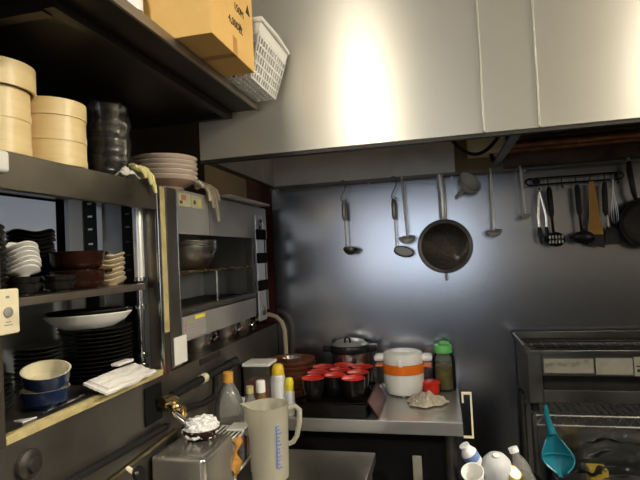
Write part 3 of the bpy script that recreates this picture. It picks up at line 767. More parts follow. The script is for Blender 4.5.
# gloves (cotton, cream) and yellow rubber glove
def glove(o, pts_palm, fingers, m, label, name='work_glove'):
    t = G(o)
    t.tube(pts_palm[0], pts_palm[1], 12, flat=.4, up=(0, 0, 1))
    for p, r in fingers: t.tube(p, r, 8, flat=.75, up=(1, 0, 1))
    return tag(t.build(name, m), label, 'glove')
o = (-.735, 1.52, 1.64)
glove(o, ([(-.745, 1.474, 1.648), (-.738, 1.478, 1.656), (-.735, 1.468, 1.662), (-.708, 1.486, 1.651)], [.020, .030, .032, .022]),
      [([(-.712, 1.468, 1.656), (-.700, 1.473, 1.634), (-.698, 1.475, 1.604)], [.009, .008, .006]),
       ([(-.712, 1.484, 1.656), (-.698, 1.491, 1.626), (-.696, 1.496, 1.584)], [.009, .008, .006]),
       ([(-.712, 1.496, 1.654), (-.697, 1.510, 1.626), (-.695, 1.523, 1.569), (-.694, 1.528, 1.542)], [.010, .009, .008, .006]),
       ([(-.716, 1.506, 1.657), (-.699, 1.526, 1.641), (-.695, 1.538, 1.609)], [.010, .009, .006]),
       ([(-.74, 1.453, 1.664), (-.716, 1.441, 1.659), (-.701, 1.438, 1.646)], [.011, .009, .007])], 'glove',
      'cream cotton work glove drooping over the front of the salamander')
o = (-.735, 1.19, 1.64)
glove(o, ([(-.742, 1.150, 1.648), (-.730, 1.142, 1.652), (-.718, 1.134, 1.654), (-.708, 1.130, 1.648)], [.010, .017, .021, .016]),
      [([(-.716, 1.119, 1.658), (-.703, 1.121, 1.643), (-.701, 1.122, 1.630)], [.008, .007, .005]),
       ([(-.716, 1.132, 1.658), (-.701, 1.136, 1.640), (-.700, 1.143, 1.616)], [.008, .008, .006]),
       ([(-.718, 1.143, 1.658), (-.702, 1.151, 1.638), (-.700, 1.159, 1.608), (-.699, 1.162, 1.596)], [.008, .008, .007, .005]),
       ([(-.735, 1.114, 1.661), (-.720, 1.103, 1.659), (-.708, 1.097, 1.655)], [.008, .007, .005])], 'yglove',
      'pale yellow rubber glove lying at the cabinet corner beside the striped plates', 'rubber_glove')
o = (-.729, 1.085, TZ)
tag(G(o).sheet(crumple(-.729, 1.085, TZ + .002, .030, .060, .020, 2.2), 16, 16, .002).build('cloth', 'towel'), 'small white cloth under the yellow glove on the cabinet top', 'cloth')

# ------------------------------------------------------------------ middle shelf of the cabinet
SZ = 1.368
def black_dish(loc, lb, r=.052):
    g = G(loc); n = 40; c = Vector(loc)
    prof_o = [(0, .0), (.024, .0), (.026, .003), (.040, .008), (r, .016)]; prof_i = [(r, .016), (r - .002, .018), (.039, .0105), (.024, .006), (0, .006)]
    g.lathe(prof_o + prof_i, loc, n)
    for v in g.bm.verts:
        d = v.co - c; rr = math.hypot(d.x, d.y)
        if rr > .035: v.co.z += .004 * math.cos(4 * math.atan2(d.y, d.x)) * (rr - .035) / .017
    return tag(g.build('wavy_dish', 'plate'), lb, 'dish', 'black dishes on the middle shelf')
stack(lambda l, b: black_dish(l, b, .052), 14, .0092, -.925, .990, SZ, lambda i: f'black wavy dish behind the small white dishes, {nth(i)}', .002)
stack(lambda l, b: black_dish(l, b, .046), 13, .0093, -.782, .716, SZ, lambda i: f'black wavy dish at the left end of the shelf, {nth(i)}', .002)
# small black bowls under the white dishes
def mk(loc, lb): return bowl_obj(.033, .022, .018, .002, 'plate', 'small_black_bowl', lb, 'bowl', 'small black bowls on the middle shelf', loc)
stack(mk, 2, .013, -.768, .800, SZ, lambda i: f'small black bowl under the white wavy dishes, {"upper" if i == 0 else "lower"} of the front pair')
stack(mk, 2, .013, -.766, .892, SZ, lambda i: f'small black bowl left of the brown bowls, {"upper" if i == 0 else "lower"} of its pair')
def white_dish(loc, lb):
    g = G(loc); c = Vector(loc)
    g.lathe([(0, 0), (.012, 0), (.013, .002), (.022, .006), (.031, .0135), (.031, .0155), (.021, .0085), (.012, .0045), (0, .0045)], loc, 36)
    for v in g.bm.verts:
        d = v.co - c; rr = math.hypot(d.x, d.y)
        if rr > .013: v.co.z += .007 * math.cos(2 * math.atan2(d.y, d.x) + .7) * (rr - .013) / .018
    return tag(g.build('white_dish', 'whiteglaze'), lb, 'dish', 'white wavy dishes on the middle shelf')
stack(white_dish, 6, .0088, -.768, .800, SZ + .0365, lambda i: f'small white wavy dish on the middle shelf, {nth(i)} of its stack', .002, False)
# two brown bowls with a small side grip
def brown(loc, lb):
    t = thing('brown_bowl', lb, 'bowl', loc, 'brown bowls on the middle shelf'); x, y, z = loc
    G(loc).lathe([(0, .004), (.040, .004), (.042, 0), (.045, .002), (.054, .009), (.0575, .020), (.0585, .036), (.0608, .041), (.058, .043), (.0553, .034), (.0535, .020), (.048, .011), (0, .009)], loc, 44).build('bowl_body', 'brownglaze', t)
    G(loc).tube([(x + .030, y + .050, z + .036), (x + .036, y + .060, z + .038), (x + .042, y + .064, z + .038), (x + .046, y + .056, z + .038), (x + .044, y + .040, z + .036)], .0045, 8).build('grip', 'brownglaze', t)
    return t
b1 = brown((-.802, .990, SZ), 'glossy brown bowl on the middle shelf, lower of the two')
dup(b1, (-.802, .990, SZ + .0415), .15, 'glossy brown bowl on the middle shelf, upper of the two')
def mk(loc, lb):
    g = G(loc); c = Vector(loc)
    g.lathe([(0, 0), (.020, 0), (.022, .003), (.036, .009), (.043, .017), (.042, .019), (.035, .012), (.020, .006), (0, .006)], loc, 36)
    for v in g.bm.verts:
        d = v.co - c; rr = math.hypot(d.x, d.y)
        if rr > .02: v.co.z += .004 * math.cos(3 * math.atan2(d.y, d.x)) * (rr - .02) / .023
    return tag(g.build('beige_dish', 'creamglaze'), lb, 'dish', 'beige dishes on the middle shelf')
stack(mk, 6, .0118, -.808, 1.108, SZ, lambda i: f'beige dish beside the brown bowls, {nth(i)} of its stack', .003)

# ------------------------------------------------------------------ lower level of the cabinet
FZ = LZ + .016
def plate(loc, lb, r=.087, grp='tall stack of black plates'):
    return tag(G(loc).lathe([(0, .002), (r * .55, .002), (r * .57, 0), (r * .62, .002), (r * .85, .006), (r, .0105), (r, .0125), (r * .84, .0085), (r * .6, .005), (0, .005)], loc, 48).build('black_plate', 'plate'), lb, 'plate', grp)
stack(lambda l, b: plate(l, b, .086), 13, .0095, -.850, 1.110, FZ, lambda i: f'black plate in the tall stack on the cabinet floor, {nth(i)}', .0012)
stack(lambda l, b: plate(l, b, .049, 'low stack of black plates'), 11, .0094, -.880, .955, FZ, lambda i: f'small black plate behind the blue bowls, {nth(i)} of its stack', .0012)
stack(lambda l, b: plate(l, b, .040, 'leftmost stack of black plates'), 7, .0098, -.864, .812, FZ, lambda i: f'small black plate left of the blue bowls, {nth(i)}', .0012)
zt = FZ + 13 * .0095 + .003
def oval(loc, r, h, m, nm, lb, s=.62):
    g = G(loc); g.lathe([(0, 0), (r * .55, 0), (r * .6, .002), (r * .85, h * .5), (r, h), (r * .985, h + .002), (r * .82, h * .62), (r * .55, .005), (0, .005)], loc, 52, Matrix.Rotation(R_(40), 4, 'Z'), sx=1, sy=s)
    return tag(g.build(nm, m), lb, 'platter')
oval((-.846, 1.080, zt), .101, .034, 'whiteglaze', 'oval_platter', 'white oval platter lying on the tall stack of black plates')
oval((-.846, 1.080, zt + .0085), .094, .0335, 'plate', 'oval_platter', 'black oval platter nested inside the white platter')
# blue bowls
def blue(loc, lb):
    return bowl_obj(.0455, .038, .027, .003, ['blue', 'creamin'], 'blue_bowl', lb, 'bowl', 'blue bowls on the cabinet floor', loc, n=44, flare=.8)
b1 = blue((-.786, .868, FZ), 'dark blue bowl with cream inside, lower of the two on the cabinet floor')
tb_ = dup(b1, (-.784, .869, FZ + .039), None, 'dark blue bowl with cream inside, upper of the two on the cabinet floor')
tb_.rotation_euler = (R_(11), R_(10), 0)
# folded white towel
o = (-.77, 1.03, FZ)
def tw(u, v):
    x = -.760 + .072 * u + .004 * math.sin(v * 5); y = .945 + .175 * v - .02 * u * (1 - v) + .02 * (1 - u) * v
    return (x, y, FZ + .010 + .016 * (1 - u) + .004 * noise.noise(Vector((u * 5, v * 5, 1))) + .006 * math.sin(PI * u) * math.sin(PI * v) * .6)
g = G(o); g.sheet(tw, 24, 24, .005)
g.sheet(lambda u, v: tuple(Vector(tw(.08 + .84 * u, .05 + .85 * v)) + Vector((0, 0, .0055))), 24, 24, .005)
tag(g.build('folded_towel', 'towel'), 'folded white towel on the front sill of the cabinet', 'towel')
o = (-.83, 1.09, FZ + .02)
tag(G(o).box(-.764, -.742, 1.045, 1.105, FZ + .0400, FZ + .0465, bev=.002).build('paper_packet', 'paper'), 'thin white paper packet on the towel beside the tall plate stack', 'packet')
o = (-.79, .89, FZ)
tag(G(o).tube([(-.742, .812, FZ + .0045), (-.752, .935, FZ + .0045)], [.002, .0035], 8).build('chopstick', 'steelbright'), 'thin silver chopstick lying in front of the blue bowls', 'chopstick')
tag(G((-.76, .80, FZ)).prism([(-.772, .775), (-.748, .77), (-.745, .80)], 'z', FZ + .0005, FZ + .003).build('paper_scrap', 'paper'), 'small white paper scrap at the left end of the cabinet floor', 'paper')

# ------------------------------------------------------------------ salamander grill
SY0, SY1, SX = 1.2365, 2.045, -.716
o = (-.87, 1.65, LZ)
sal = thing('salamander_grill', 'grey steel salamander grill on the ledge with an open front', 'grill', o)
G(o).box(XL + .02, SX - .002, SY0, SY1, CT - .012, CT, bev=.002).build('top_plate', 'sala', sal)
g = G(o); g.prism([(SX - .012, 1.497), (SX, 1.497), (SX, CT - .006), (SX - .008, CT + .001), (SX - .012, CT + .001)], 'y', 1.292, SY1)
fa = g.build('front_fascia', 'sala', sal)
G(o).box(SX - .004, SX + .0008, 1.497, 1.4985, 1.500, CT - .012).build('panel_joint', 'steeldark', sal, smooth=False)
G(o).box(SX - .02, SX + .001, SY0, 1.2912, LZ + .005, CT - .002, bev=.002).build('left_stile', 'steeldark', sal)
G(o).box(SX - .004, SX + .002, 1.2915, 1.2945, 1.19, CT - .006, bev=.0008).build('stile_edge', 'steelbright', sal)
G(o).box(XL + .02, XL + .03, SY0, SY1, 1.20, CT - .012).build('back_panel', 'salaback', sal, smooth=False)
G(o).box(XL + .03, SX - .02, SY0, SY0 + .012, 1.20, CT - .012).build('side_panel', 'sala', sal, smooth=False)
G(o).box(XL + .03, SX - .003, SY1 - .012, SY1, 1.20, CT - .012).build('side_panel', 'cabin', sal, smooth=False)
G(o).box(XL + .02, SX - .013, SY0, SY1, 1.192, 1.202).build('bottom_plate', 'steeldark', sal, smooth=False)
g = G(o); g.box(SX - .016, SX + .002, 1.292, 1.88, 1.190, 1.262, bev=.003); g.build('lower_panel', 'sala', sal)
g = G(o); g.box(SX - .03, SX + .006, 1.292, 1.87, 1.2655, 1.284, bev=.004); g.build('drip_tray_front', 'steeldark', sal)
G(o).box(XL + .035, SX - .03, 1.30, SY1 - .03, 1.262, 1.268).build('drip_tray', 'iron', sal, smooth=False)
g = G(o)
for i in range(14): g.tube([(XL + .04 + i * .0205, 1.26, 1.386), (XL + .04 + i * .0205, SY1 - .014, 1.386)], .0018, 6)
for yv in (1.27, 1.5, 1.56, 1.8, 2.0): g.tube([(XL + .036, yv, 1.382), (SX - .006, yv, 1.382)], .0025, 6)
g.tube([(SX - .008, 1.26, 1.386), (SX - .008, SY1 - .014, 1.386)], .0045, 8)
g.build('rack_grid', 'brass', sal)
G(o).tube([(SX - .012, 1.565, 1.285), (SX - .012, 1.565, 1.380)], .004, 8).build('centre_rod', 'steelbright', sal)
G(o).box(SX - .03, SX + .001, 1.872, 1.895, 1.20, 1.497, bev=.002).build('right_stile', 'steeldark', sal)
ar = G(o); ar.box(SX + .001, SX + .009, 1.900, 1.985, 1.165, 1.590, bev=.003, seg=2); ar = ar.build('arm_plate', 'armlight', sal)
for z in (1.49, 1.395, 1.285): G(o).box(SX + .006, SX + .018, 1.896, 1.992, z, z + .042, bev=.004).build('black_block', 'matteblack', sal)
for z in (1.553, 1.205): G(o).lathe([(0, 0), (.020, 0), (.020, .006), (.014, .009), (0, .010)], (SX + .009, 1.942, z), 24, Matrix.Rotation(R_(90), 4, 'Y')).build('round_cap', 'steel', sal)
for yv in (1.27, 1.96):
    for xv in (XL + .05, SX - .05): G(o).lathe([(0, LZ + .001), (.018, LZ + .001), (.014, LZ + .02), (.012, 1.193), (0, 1.193)], (xv, yv, 0), 16).build('foot', 'black', sal)
# stickers
for a, b, k in ((1.304, 1.374, 0), (1.380, 1.450, 1)):
    st = G(o).box(SX + .0002, SX + .0010, a, b, 1.577, 1.614).build('warning_sticker', 'stickerolive', sal, smooth=False); st['label'] = 'small coloured warning sticker'
    g = G(o)
    if k == 0: g.box(SX + .001, SX + .0014, a + .018, a + .045, 1.595, 1.611); g.mi = 1; g.box(SX + .001, SX + .0014, a + .008, a + .024, 1.584, 1.593)
    else: g.mi = 1; g.lathe([(0, 0), (.007, 0), (.007, .0005), (0, .0005)], (SX + .001, a + .022, 1.594), 14, Matrix.Rotation(R_(90), 4, 'Y')); g.mi = 2; g.box(SX + .001, SX + .0014, a + .040, a + .062, 1.584, 1.607)
    g.build('printed_mark', ['fadedred', 'ink', 'fadedyellow'], st, smooth=False)
st = G(o).box(SX + .0021, SX + .0028, 1.300, 1.440, 1.197, 1.258).build('instruction_label', 'labelgrey', sal, smooth=False); st['label'] = 'pale instruction label with yellow heading'
g = G(o); g.box(SX + .0028, SX + .0032, 1.372, 1.438, 1.247, 1.257); g.mi = 1
for k in range(3): g.lathe([(0, 0), (.004, 0), (.004, .0004), (0, .0004)], (SX + .0028, 1.314, 1.210 + k * .013), 12, Matrix.Rotation(R_(90), 4, 'Y'))
g.mi = 2; g.box(SX + .0028, SX + .0032, 1.325, 1.355, 1.238, 1.249)
for k in range(4): g.mi = 3; g.box(SX + .0028, SX + .0031, 1.33, 1.425, 1.206 + k * .009, 1.2075 + k * .009)
g.build('printed_mark', ['brightyellow', 'redink', 'olive', 'greyink'], st, smooth=False)
# flat tray lying on the salamander top
o = (-.80, 1.78, CT)
t = G(o)
t.prism([(-.895, CT + .002), (-.885, CT + .0015), (-.735, CT + .008), (-.690, CT + .007), (-.690, CT + .015), (-.735, CT + .0165), (-.89, CT + .010)], 'y', 1.62, 2.03)
tag(t.build('flat_tray', 'label'), 'flat pale grey tray lying on top of the salamander', 'tray')

# steel mixing bowls inside the salamander
GZ = 1.3895
def mixbowl(loc, r, h, lb):
    t = thing('mixing_bowl', lb, 'bowl', loc, 'steel mixing bowls in the salamander')
    G(loc).lathe([(0, 0), (r * .45, 0), (r * .68, h * .16), (r * .87, h * .48), (r * .965, h * .82), (r * .975, h), (r * .96, h), (r * .85, h * .5), (r * .66, h * .2), (r * .43, .004), (0, .004)], loc, 44).build('bowl_body', 'steel', t)
    G(loc).tube([(loc[0] + r * .985 * math.cos(2 * PI * i / 44), loc[1] + r * .985 * math.sin(2 * PI * i / 44), loc[2] + h) for i in range(44)], .002, 6, closed=True).build('rolled_rim', 'steelbright', t)
    return t
b1 = mixbowl((-.842, 1.575, GZ), .106, .078, 'steel mixing bowl in the salamander, lower of the nested pair')
dup(b1, (-.842, 1.576, GZ + .017), .2, 'steel mixing bowl in the salamander, upper of the nested pair')
# small steel bowls on the ledge below
def potb(loc, r, h, lb, lip=True):
    t = thing('steel_pan', lb, 'pan', loc, 'small steel pans under the salamander')
    x, y, z = loc
    G(loc).lathe([(0, 0), (r * .7, 0), (r * .92, h * .25), (r, h * .7), (r * .97, h), (r * .93, h), (r * .96, h * .7), (r * .88, h * .28), (0, .003)], loc, 36).build('pan_body', 'steel', t)
    G(loc).tube([(x + r * .8, y + r * .55, z + h * .75), (x + r * .98, y + r * .72, z + h * .85), (x + r * 1.05, y + r * .80, z + h * .62), (x + r * .9, y + r * .62, z + h * .45)], .005, 8).build('handle', 'chrome', t)
    return t
potb((-.795, 1.520, LZ + .0004), .056, .060, 'small steel pan under the salamander nearest the white card')
potb((-.79, 1.730, LZ + .0004), .052, .062, 'small steel pan in the middle under the salamander')
potb((-.785, 1.880, LZ + .0004), .042, .055, 'small steel pan under the salamander nearest the back wall')
# cream hose
pts = [(-.80, 2.085, 1.150), (-.77, 2.085, 1.166), (-.735, 2.088, 1.170), (-.705, 2.092, 1.160), (-.682, 2.095, 1.135), (-.672, 2.098, 1.10), (-.670, 2.10, 1.05), (-.672, 2.105, .99), (-.674, 2.108, .90), (-.674, 2.11, .866)]
tag(G((-.68, 2.1, 1.0)).tube(pts, .0095, 12).build('rubber_hose', 'hose'), 'cream rubber hose bending down in the back left corner', 'hose')

# ------------------------------------------------------------------ lower table, gas pipe and steel box
TB = .79
o = (-.47, 1.1, 0)
tb = thing('prep_table', 'low dark steel table in front of the left ledge', 'table', o)
G(o).box(XC + .002, -.232, .45, 1.600, TB - .03, TB, bev=.003).build('tabletop', 'steeldark', tb)
for xv in (-.70, -.26):
    for yv in (.49, 1.56): G(o).box(xv - .018, xv + .018, yv - .018, yv + .018, 0.001, TB - .0305, bev=.002).build('leg', 'steeldark', tb)

o = (-.69, 1.2, 1.07)
gp_ = thing('gas_pipe', 'black gas pipe with a brass valve running along the left ledge', 'gas pipe', o)
G(o).tube([(-.697, 1.195, 1.073), (-.697, 1.34, 1.0725), (-.697, 1.5, 1.0715), (-.697, 1.60, 1.0705)], [.011, .012, .0125, .013], 14).build('main_pipe', 'rubber', gp_)
G(o).tube([(-.699, 1.56, 1.071), (-.699, 1.62, 1.071)], .0155, 14).build('end_sleeve', 'black', gp_)
G(o).tube([(-.697, 1.452, 1.071), (-.697, 1.455, 1.035), (-.697, 1.448, 1.008), (-.697, 1.43, 1.000), (-.697, 1.36, 1.003), (-.696, 1.29, 1.015), (-.694, 1.245, 1.022)], .0088, 12).build('branch_pipe', 'rubber', gp_)
G(o).tube([(-.697, 1.362, 1.0725), (-.697, 1.388, 1.0725)], .0138, 16).build('pipe_label', 'cream', gp_)
g = G(o)
g.tube([(XC + .004, 1.168, 1.062), (-.697, 1.17, 1.062)], .014, 14)
g.tube([(-.700, 1.150, 1.068), (-.696, 1.185, 1.066), (-.695, 1.21, 1.058)], [.013, .015, .011], 14)
g.blob((-.690, 1.198, 1.043), .017, .017, .016, 2); g.tube([(-.690, 1.198, 1.043), (-.692, 1.222, 1.031), (-.694, 1.246, 1.022)], [.013, .012, .011], 14)
g.lathe([(.008, -.006), (.017, -.006), (.017, .006), (.008, .006)], (-.684, 1.216, 1.020), 6, Matrix.Rotation(R_(35), 4, 'X'), close=True)
g.build('brass_valve', 'brass', gp_)
G(o).tube([(-.676, 1.165, 1.038), (-.668, 1.182, 1.020), (-.664, 1.196, 1.006), (-.663, 1.206, .998)], [.006, .008, .0085, .010], 10).build('valve_lever', 'chrome', gp_)
G(o).tube([(-.709, .50, 1.02), (-.709, .85, 1.010), (-.709, 1.18, .998)], .009, 10).build('lower_black_pipe', 'rubber', gp_)
G(o).tube([(-.700, 1.21, .978), (-.700, 1.17, .976), (-.700, 1.10, .974), (-.699, .93, .968), (-.698, .50, .958)], .0055, 10).build('thin_tube', 'goldpipe', gp_)
kn = G(o).lathe([(0, 0), (.012, 0), (.017, .003), (.018, .012), (.014, .018), (0, .020)], (-.668, .988, .958), 9, Matrix.Rotation(R_(60), 4, 'Y')).build('star_knob', 'black', gp_)
G(o).tube([(-.694, .994, .972), (-.668, .988, .959)], .005, 8).build('knob_stem', 'cream', gp_)

# steel box
o = (-.64, 1.20, TB)
t = thing('steel_box', 'rounded stainless steel box on the low table below the brass valve', 'steel box', o)
G(o).box(-.714, -.568, 1.110, 1.284, TB + .0005, .950, bev=.014, seg=4).build('body', 'boxsteel', t)
G(o).tube([(-.64, 1.118, .9495), (-.64, 1.276, .9495)], .0012, 6).build('lid_seam', 'boxsteel', t)
o = (-.67, .99, .95)
tag(G(o).box(-.690, -.62, .86, .965, TB + .0005, .945, bev=.006).build('white_tray_box', 'white'), 'white plastic box on the low table under the star knob', 'box')

# white wire stand with bowl of rice
o = (-.62, 1.36, TB)
wr = thing('white_rack', 'white plastic coated wire rack behind the steel box', 'rack', o)
RX0, RX1, RY0, RY1, RT = -.698, -.574, 1.292, 1.418, .922
g = G(o)
g.tube([(RX0, RY0, RT), (RX1, RY0, RT), (RX1, RY1, RT), (RX0, RY1, RT)], .0042, 8, closed=True)
for i in range(1, 9): xv = RX0 + (RX1 - RX0) * i / 9; g.tube([(xv, RY0, RT), (xv, RY1, RT)], .0022, 6)
g.build('top_grid', 'white', wr)
G(o).box(-.626, RX1 + .004, RY1 - .055, RY1 + .004, RT + .003, RT + .010, bev=.002).build('top_plate', 'white', wr)
for xv in (RX0, RX1):
    for yv in (RY0, RY1): G(o).tube([(xv, yv, RT), (xv, yv, TB + .001)], .0045, 8).build('leg', 'white', wr)
G(o).tube([(RX1, RY0, .835), (RX1, RY1, .835)], .004, 8).build('brace', 'white', wr)
G(o).tube([(RX0, RY0, .835), (RX1, RY0, .835)], .004, 8).build('brace', 'white', wr)
o = (-.641, 1.242, .9503)
rb = thing('rice_bowl', 'brown bowl heaped with white rice standing on the steel box', 'bowl', o)
G(o).lathe([(0, 0), (.028, 0), (.042, .010), (.049, .022), (.051, .029), (.048, .029), (.045, .022), (.038, .012), (0, .004)], o, 36).build('bowl_body', 'brownglaze', rb)
g = G(o); g.blob((o[0], o[1], o[2] + .026), .046, .046, .030, 4, amp=.3, fr=14); g.build('rice', 'foam', rb)
o = (-.535, 1.325, .90)
tag(G(o).sheet(lambda u, v: (-.5695 + .010 * u + .006 * math.sin(v * 9), 1.275 + .024 * u + .010 * math.sin(v * 7), .934 - .105 * v * (1 - .3 * u) + .004 * math.sin(u * 9)), 12, 20, .003).build('rag', 'rag'), 'orange yellow rag hanging on the corner of the white rack', 'rag')

# ------------------------------------------------------------------ measuring jug, bottles on the low table
jx, jy = -.505, 1.385; o = (jx, jy, TB)
jg = thing('measuring_jug', 'translucent plastic measuring jug standing on the low table', 'measuring jug', o)
g = G(o); n = 48; prof = [(.047, .0008), (.052, .004), (.054, .06), (.0565, .14), (.059, .205), (.0605, .209)]; inner = [(.0585, .209), (.057, .204), (.0545, .14), (.052, .06), (.049, .007)]
g.lathe([(0, .0008)] + prof + inner + [(0, .005)], o, n)
for v in g.bm.verts:
    d = v.co - Vector(o); a = math.atan2(d.y, d.x); k = max(0, (d.z - .165) / .044)
    da = abs((a - R_(190) + PI) % (2 * PI) - PI)
    if k > 0 and da < .5 and math.hypot(d.x, d.y) > .02:
        s = k * (1 - da / .5) ** 1.2 * .022; v.co.x += s * math.cos(R_(190)); v.co.y += s * math.sin(R_(190)); v.co.z += .004 * (1 - da / .5) * k
g.build('jug_body', 'jug', jg)
G(o).lathe([(0, .0062), (.0475, .0062), (.0505, .012), (.0515, .062), (0, .062)], o, 40).build('water', 'water', jg)
hd = [(jx + .0595, jy + .010, TB + .196), (jx + .078, jy + .014, TB + .200), (jx + .089, jy + .016, TB + .190), (jx + .088, jy + .016, TB + .155), (jx + .080, jy + .014, TB + .118), (jx + .068, jy + .012, TB + .100), (jx + .055, jy + .009, TB + .095)]
G(o).tube(hd, [.007, .0075, .008, .0075, .007, .007, .007], 10, flat=.8).build('handle', 'jug', jg)
g = G(o)
an = R_(-48)
for k in range(12):
    z = TB + .045 + k * .0105; rr = .0538 + .003 * (k / 12); L = .16 if k % 3 else .26
    pts = [(jx + (rr + .0008) * math.cos(an + L * i / 4), jy + (rr + .0008) * math.sin(an + L * i / 4), z) for i in range(5)]
    g.tube(pts, .0016, 4)
g.tube([(jx + (.0537 + .003 * k / 6 + .0008) * math.cos(an), jy + (.0537 + .003 * k / 6 + .0008) * math.sin(an), TB + .045 + k * .0195) for k in range(7)], .0022, 4)
g.build('blue_scale', 'blueink', jg)

def bottle(loc, prof, capprof, mb, mc, name, label, cat='bottle', lab=None, labm='label', n=28, liquid=None):
    t = thing(name, label, cat, loc)
    G(loc).lathe(prof, loc, n).build('bottle_body', mb, t)
    G(loc).lathe(capprof, loc, n).build('cap', mc, t)
    if lab: G(loc).lathe([(lab[0] + .0008, lab[1]), (lab[0] + .0008, lab[2])], loc, n).build('paper_label', labm, t)
    if liquid: G(loc).lathe(liquid, loc, n).build('liquid', 'oil', t)
    return t
# large PET bottle with ribs
pr = [(0, .003), (.030, .0), (.042, .008)]
for k in range(7):
    z = .02 + k * .016; pr += [(.0435, z), (.0435, z + .009), (.0415, z + .0125)]
pr += [(.0435, .140), (.044, .165), (.040, .19), (.030, .218), (.018, .238), (.0135, .246), (.0135, .252), (0, .252)]
bottle((-.664, 1.475, TB + .0004), pr, [(0, .246), (.0165, .246), (.0165, .275), (.014, .278), (0, .278)], 'pet', 'capo', 'plastic_bottle', 'large clear ribbed bottle with an orange cap on the low table', n=36)
bottle((-.603, 1.500, TB + .0004), [(0, 0), (.020, 0), (.022, .004), (.022, .155), (.018, .185), (.010, .205), (.0095, .212), (0, .212)], [(0, .206), (.0115, .206), (.0115, .228), (0, .229)], 'pet', 'yellowtape', 'sauce_bottle', 'slim clear sauce bottle with a tan cap behind the measuring jug', lab=(.022, .080, .148))
bottle((-.592, 1.566, TB + .0004), [(0, 0), (.020, 0), (.022, .004), (.022, .150), (.017, .180), (.012, .192), (.0115, .20), (0, .20)], [(0, .192), (.0155, .192), (.0155, .226), (.013, .229), (0, .229)], 'amber', 'white', 'sauce_bottle', 'dark sauce bottle with a white cap beside the slim clear bottle', lab=(.022, .085, .165), labm='sticker')
bottle((-.652, 1.568, TB + .0004), [(0, 0), (.013, 0), (.014, .003), (.014, .115), (.009, .135), (.008, .145), (0, .145)], [(0, .140), (.011, .140), (.011, .172), (0, .173)], 'redplastic', 'white', 'small_bottle', 'tiny red bottle with a pale cap between the ribbed bottle and sauce bottle')
CZ = .86
bottle((-.588, 1.735, CZ + .0004), [(0, 0), (.025, 0), (.027, .004), (.027, .120), (.024, .134), (.021, .140), (0, .140)], [(0, .138), (.0225, .138), (.0225, .150), (.020, .168), (.012, .176), (0, .177)], 'purple', 'yellow', 'spray_can', 'white spray can with a yellow cap standing on the back counter', 'spray can', lab=(.027, .012, .118))
bottle((-.545, 1.728, CZ + .0004), [(0, 0), (.016, 0), (.0175, .003), (.0175, .078), (.013, .088), (0, .089)], [(0, .086), (.0155, .086), (.0155, .112), (.012, .126), (.006, .130), (0, .130)], 'purple', 'brightyellow', 'spray_can', 'small slim silver spray can with a yellow cap beside the jug handle', 'spray can', lab=(.0175, .006, .04), labm='sticker')
# clear container with white lid
o = (-.657, 1.74, CZ)
t = thing('food_container', 'clear square container with a white lid beside the spray can', 'container', o)
g = G(o); a0, a1, b0, b1 = -.705, -.612, 1.700, 1.785
for q in ((a0, a0 + .002, b0, b1), (a1 - .002, a1, b0, b1), (a0 + .002, a1 - .002, b0, b0 + .002), (a0 + .002, a1 - .002, b1 - .002, b1)): g.box(*q, CZ + .003, CZ + .172)
g.box(a0, a1, b0, b1, CZ + .0006, CZ + .003); g.build('body', 'clear', t, smooth=False)
G(o).box(a0 - .004, a1 + .004, b0 - .004, b1 + .004, CZ + .1725, CZ + .184, bev=.003).build('lid', 'white', t)
G(o).box(a0 + .004, a1 - .004, b0 + .004, b1 - .004, CZ + .0035, CZ + .118).build('contents', 'redpink', t)

# ------------------------------------------------------------------ back counter
o = (-.34, 1.92, 0)
ct = thing('back_counter', 'stainless steel counter along the back wall under the hood', 'counter', o)
G(o).box(-.716, .040, 1.690, YB - .003, CZ - .044, CZ, bev=.003).build('worktop', 'counter', ct)
for xv in (-.68, .0):
    for yv in (1.73, 2.11): G(o).tube([(xv, yv, .001), (xv, yv, CZ - .0445)], .019, 16).build('leg', 'steeldark', ct)
G(o).box(-.69, .02, 1.72, 2.12, .20, .22).build('undershelf', 'steeldark', ct)
G(o).box(-.69, .02, 1.740, 1.748, .2205, CZ - .0445).build('shade_panel', 'matteblack', ct)  # dark sheet added in place of the shade under the counter
g = G(o)
g.box(.0405, .0465, 1.695, 1.705, CZ + .062, CZ + .095).box(.0465, .072, 1.695, 1.705, CZ + .089, CZ + .095).box(.0665, .072, 1.695, 1.705, CZ - .050, CZ + .089).box(.0405, .0665, 1.695, 1.705, CZ - .050, CZ - .045)
g.build('side_rail', 'cream', ct, smooth=False)

# round lacquered trays stack + small steel dish
def mk(loc, lb): return tag(G(loc).lathe([(0, 0), (.084, 0), (.092, .003), (.100, .017), (.0995, .0195), (.096, .019), (.088, .006), (0, .005)], loc, 52).build('round_tray', 'woodtray'), lb, 'tray', 'round reddish brown trays')
tr = stack(mk, 8, .0175, -.614, 1.985, CZ + .0004, lambda i: f'round reddish brown tray left of the pot, {nth(i)} of the stack', .002)
o = (-.610, 1.975, CZ + 7 * .0175 + .0060)
tag(G(o).lathe([(0, 0), (.030, 0), (.034, .004), (.037, .019), (.041, .021), (.041, .0225), (.035, .0215), (.031, .006), (0, .004)], o, 36).build('steel_dish', 'steelbright'), 'small shiny steel dish on the topmost round tray', 'dish')

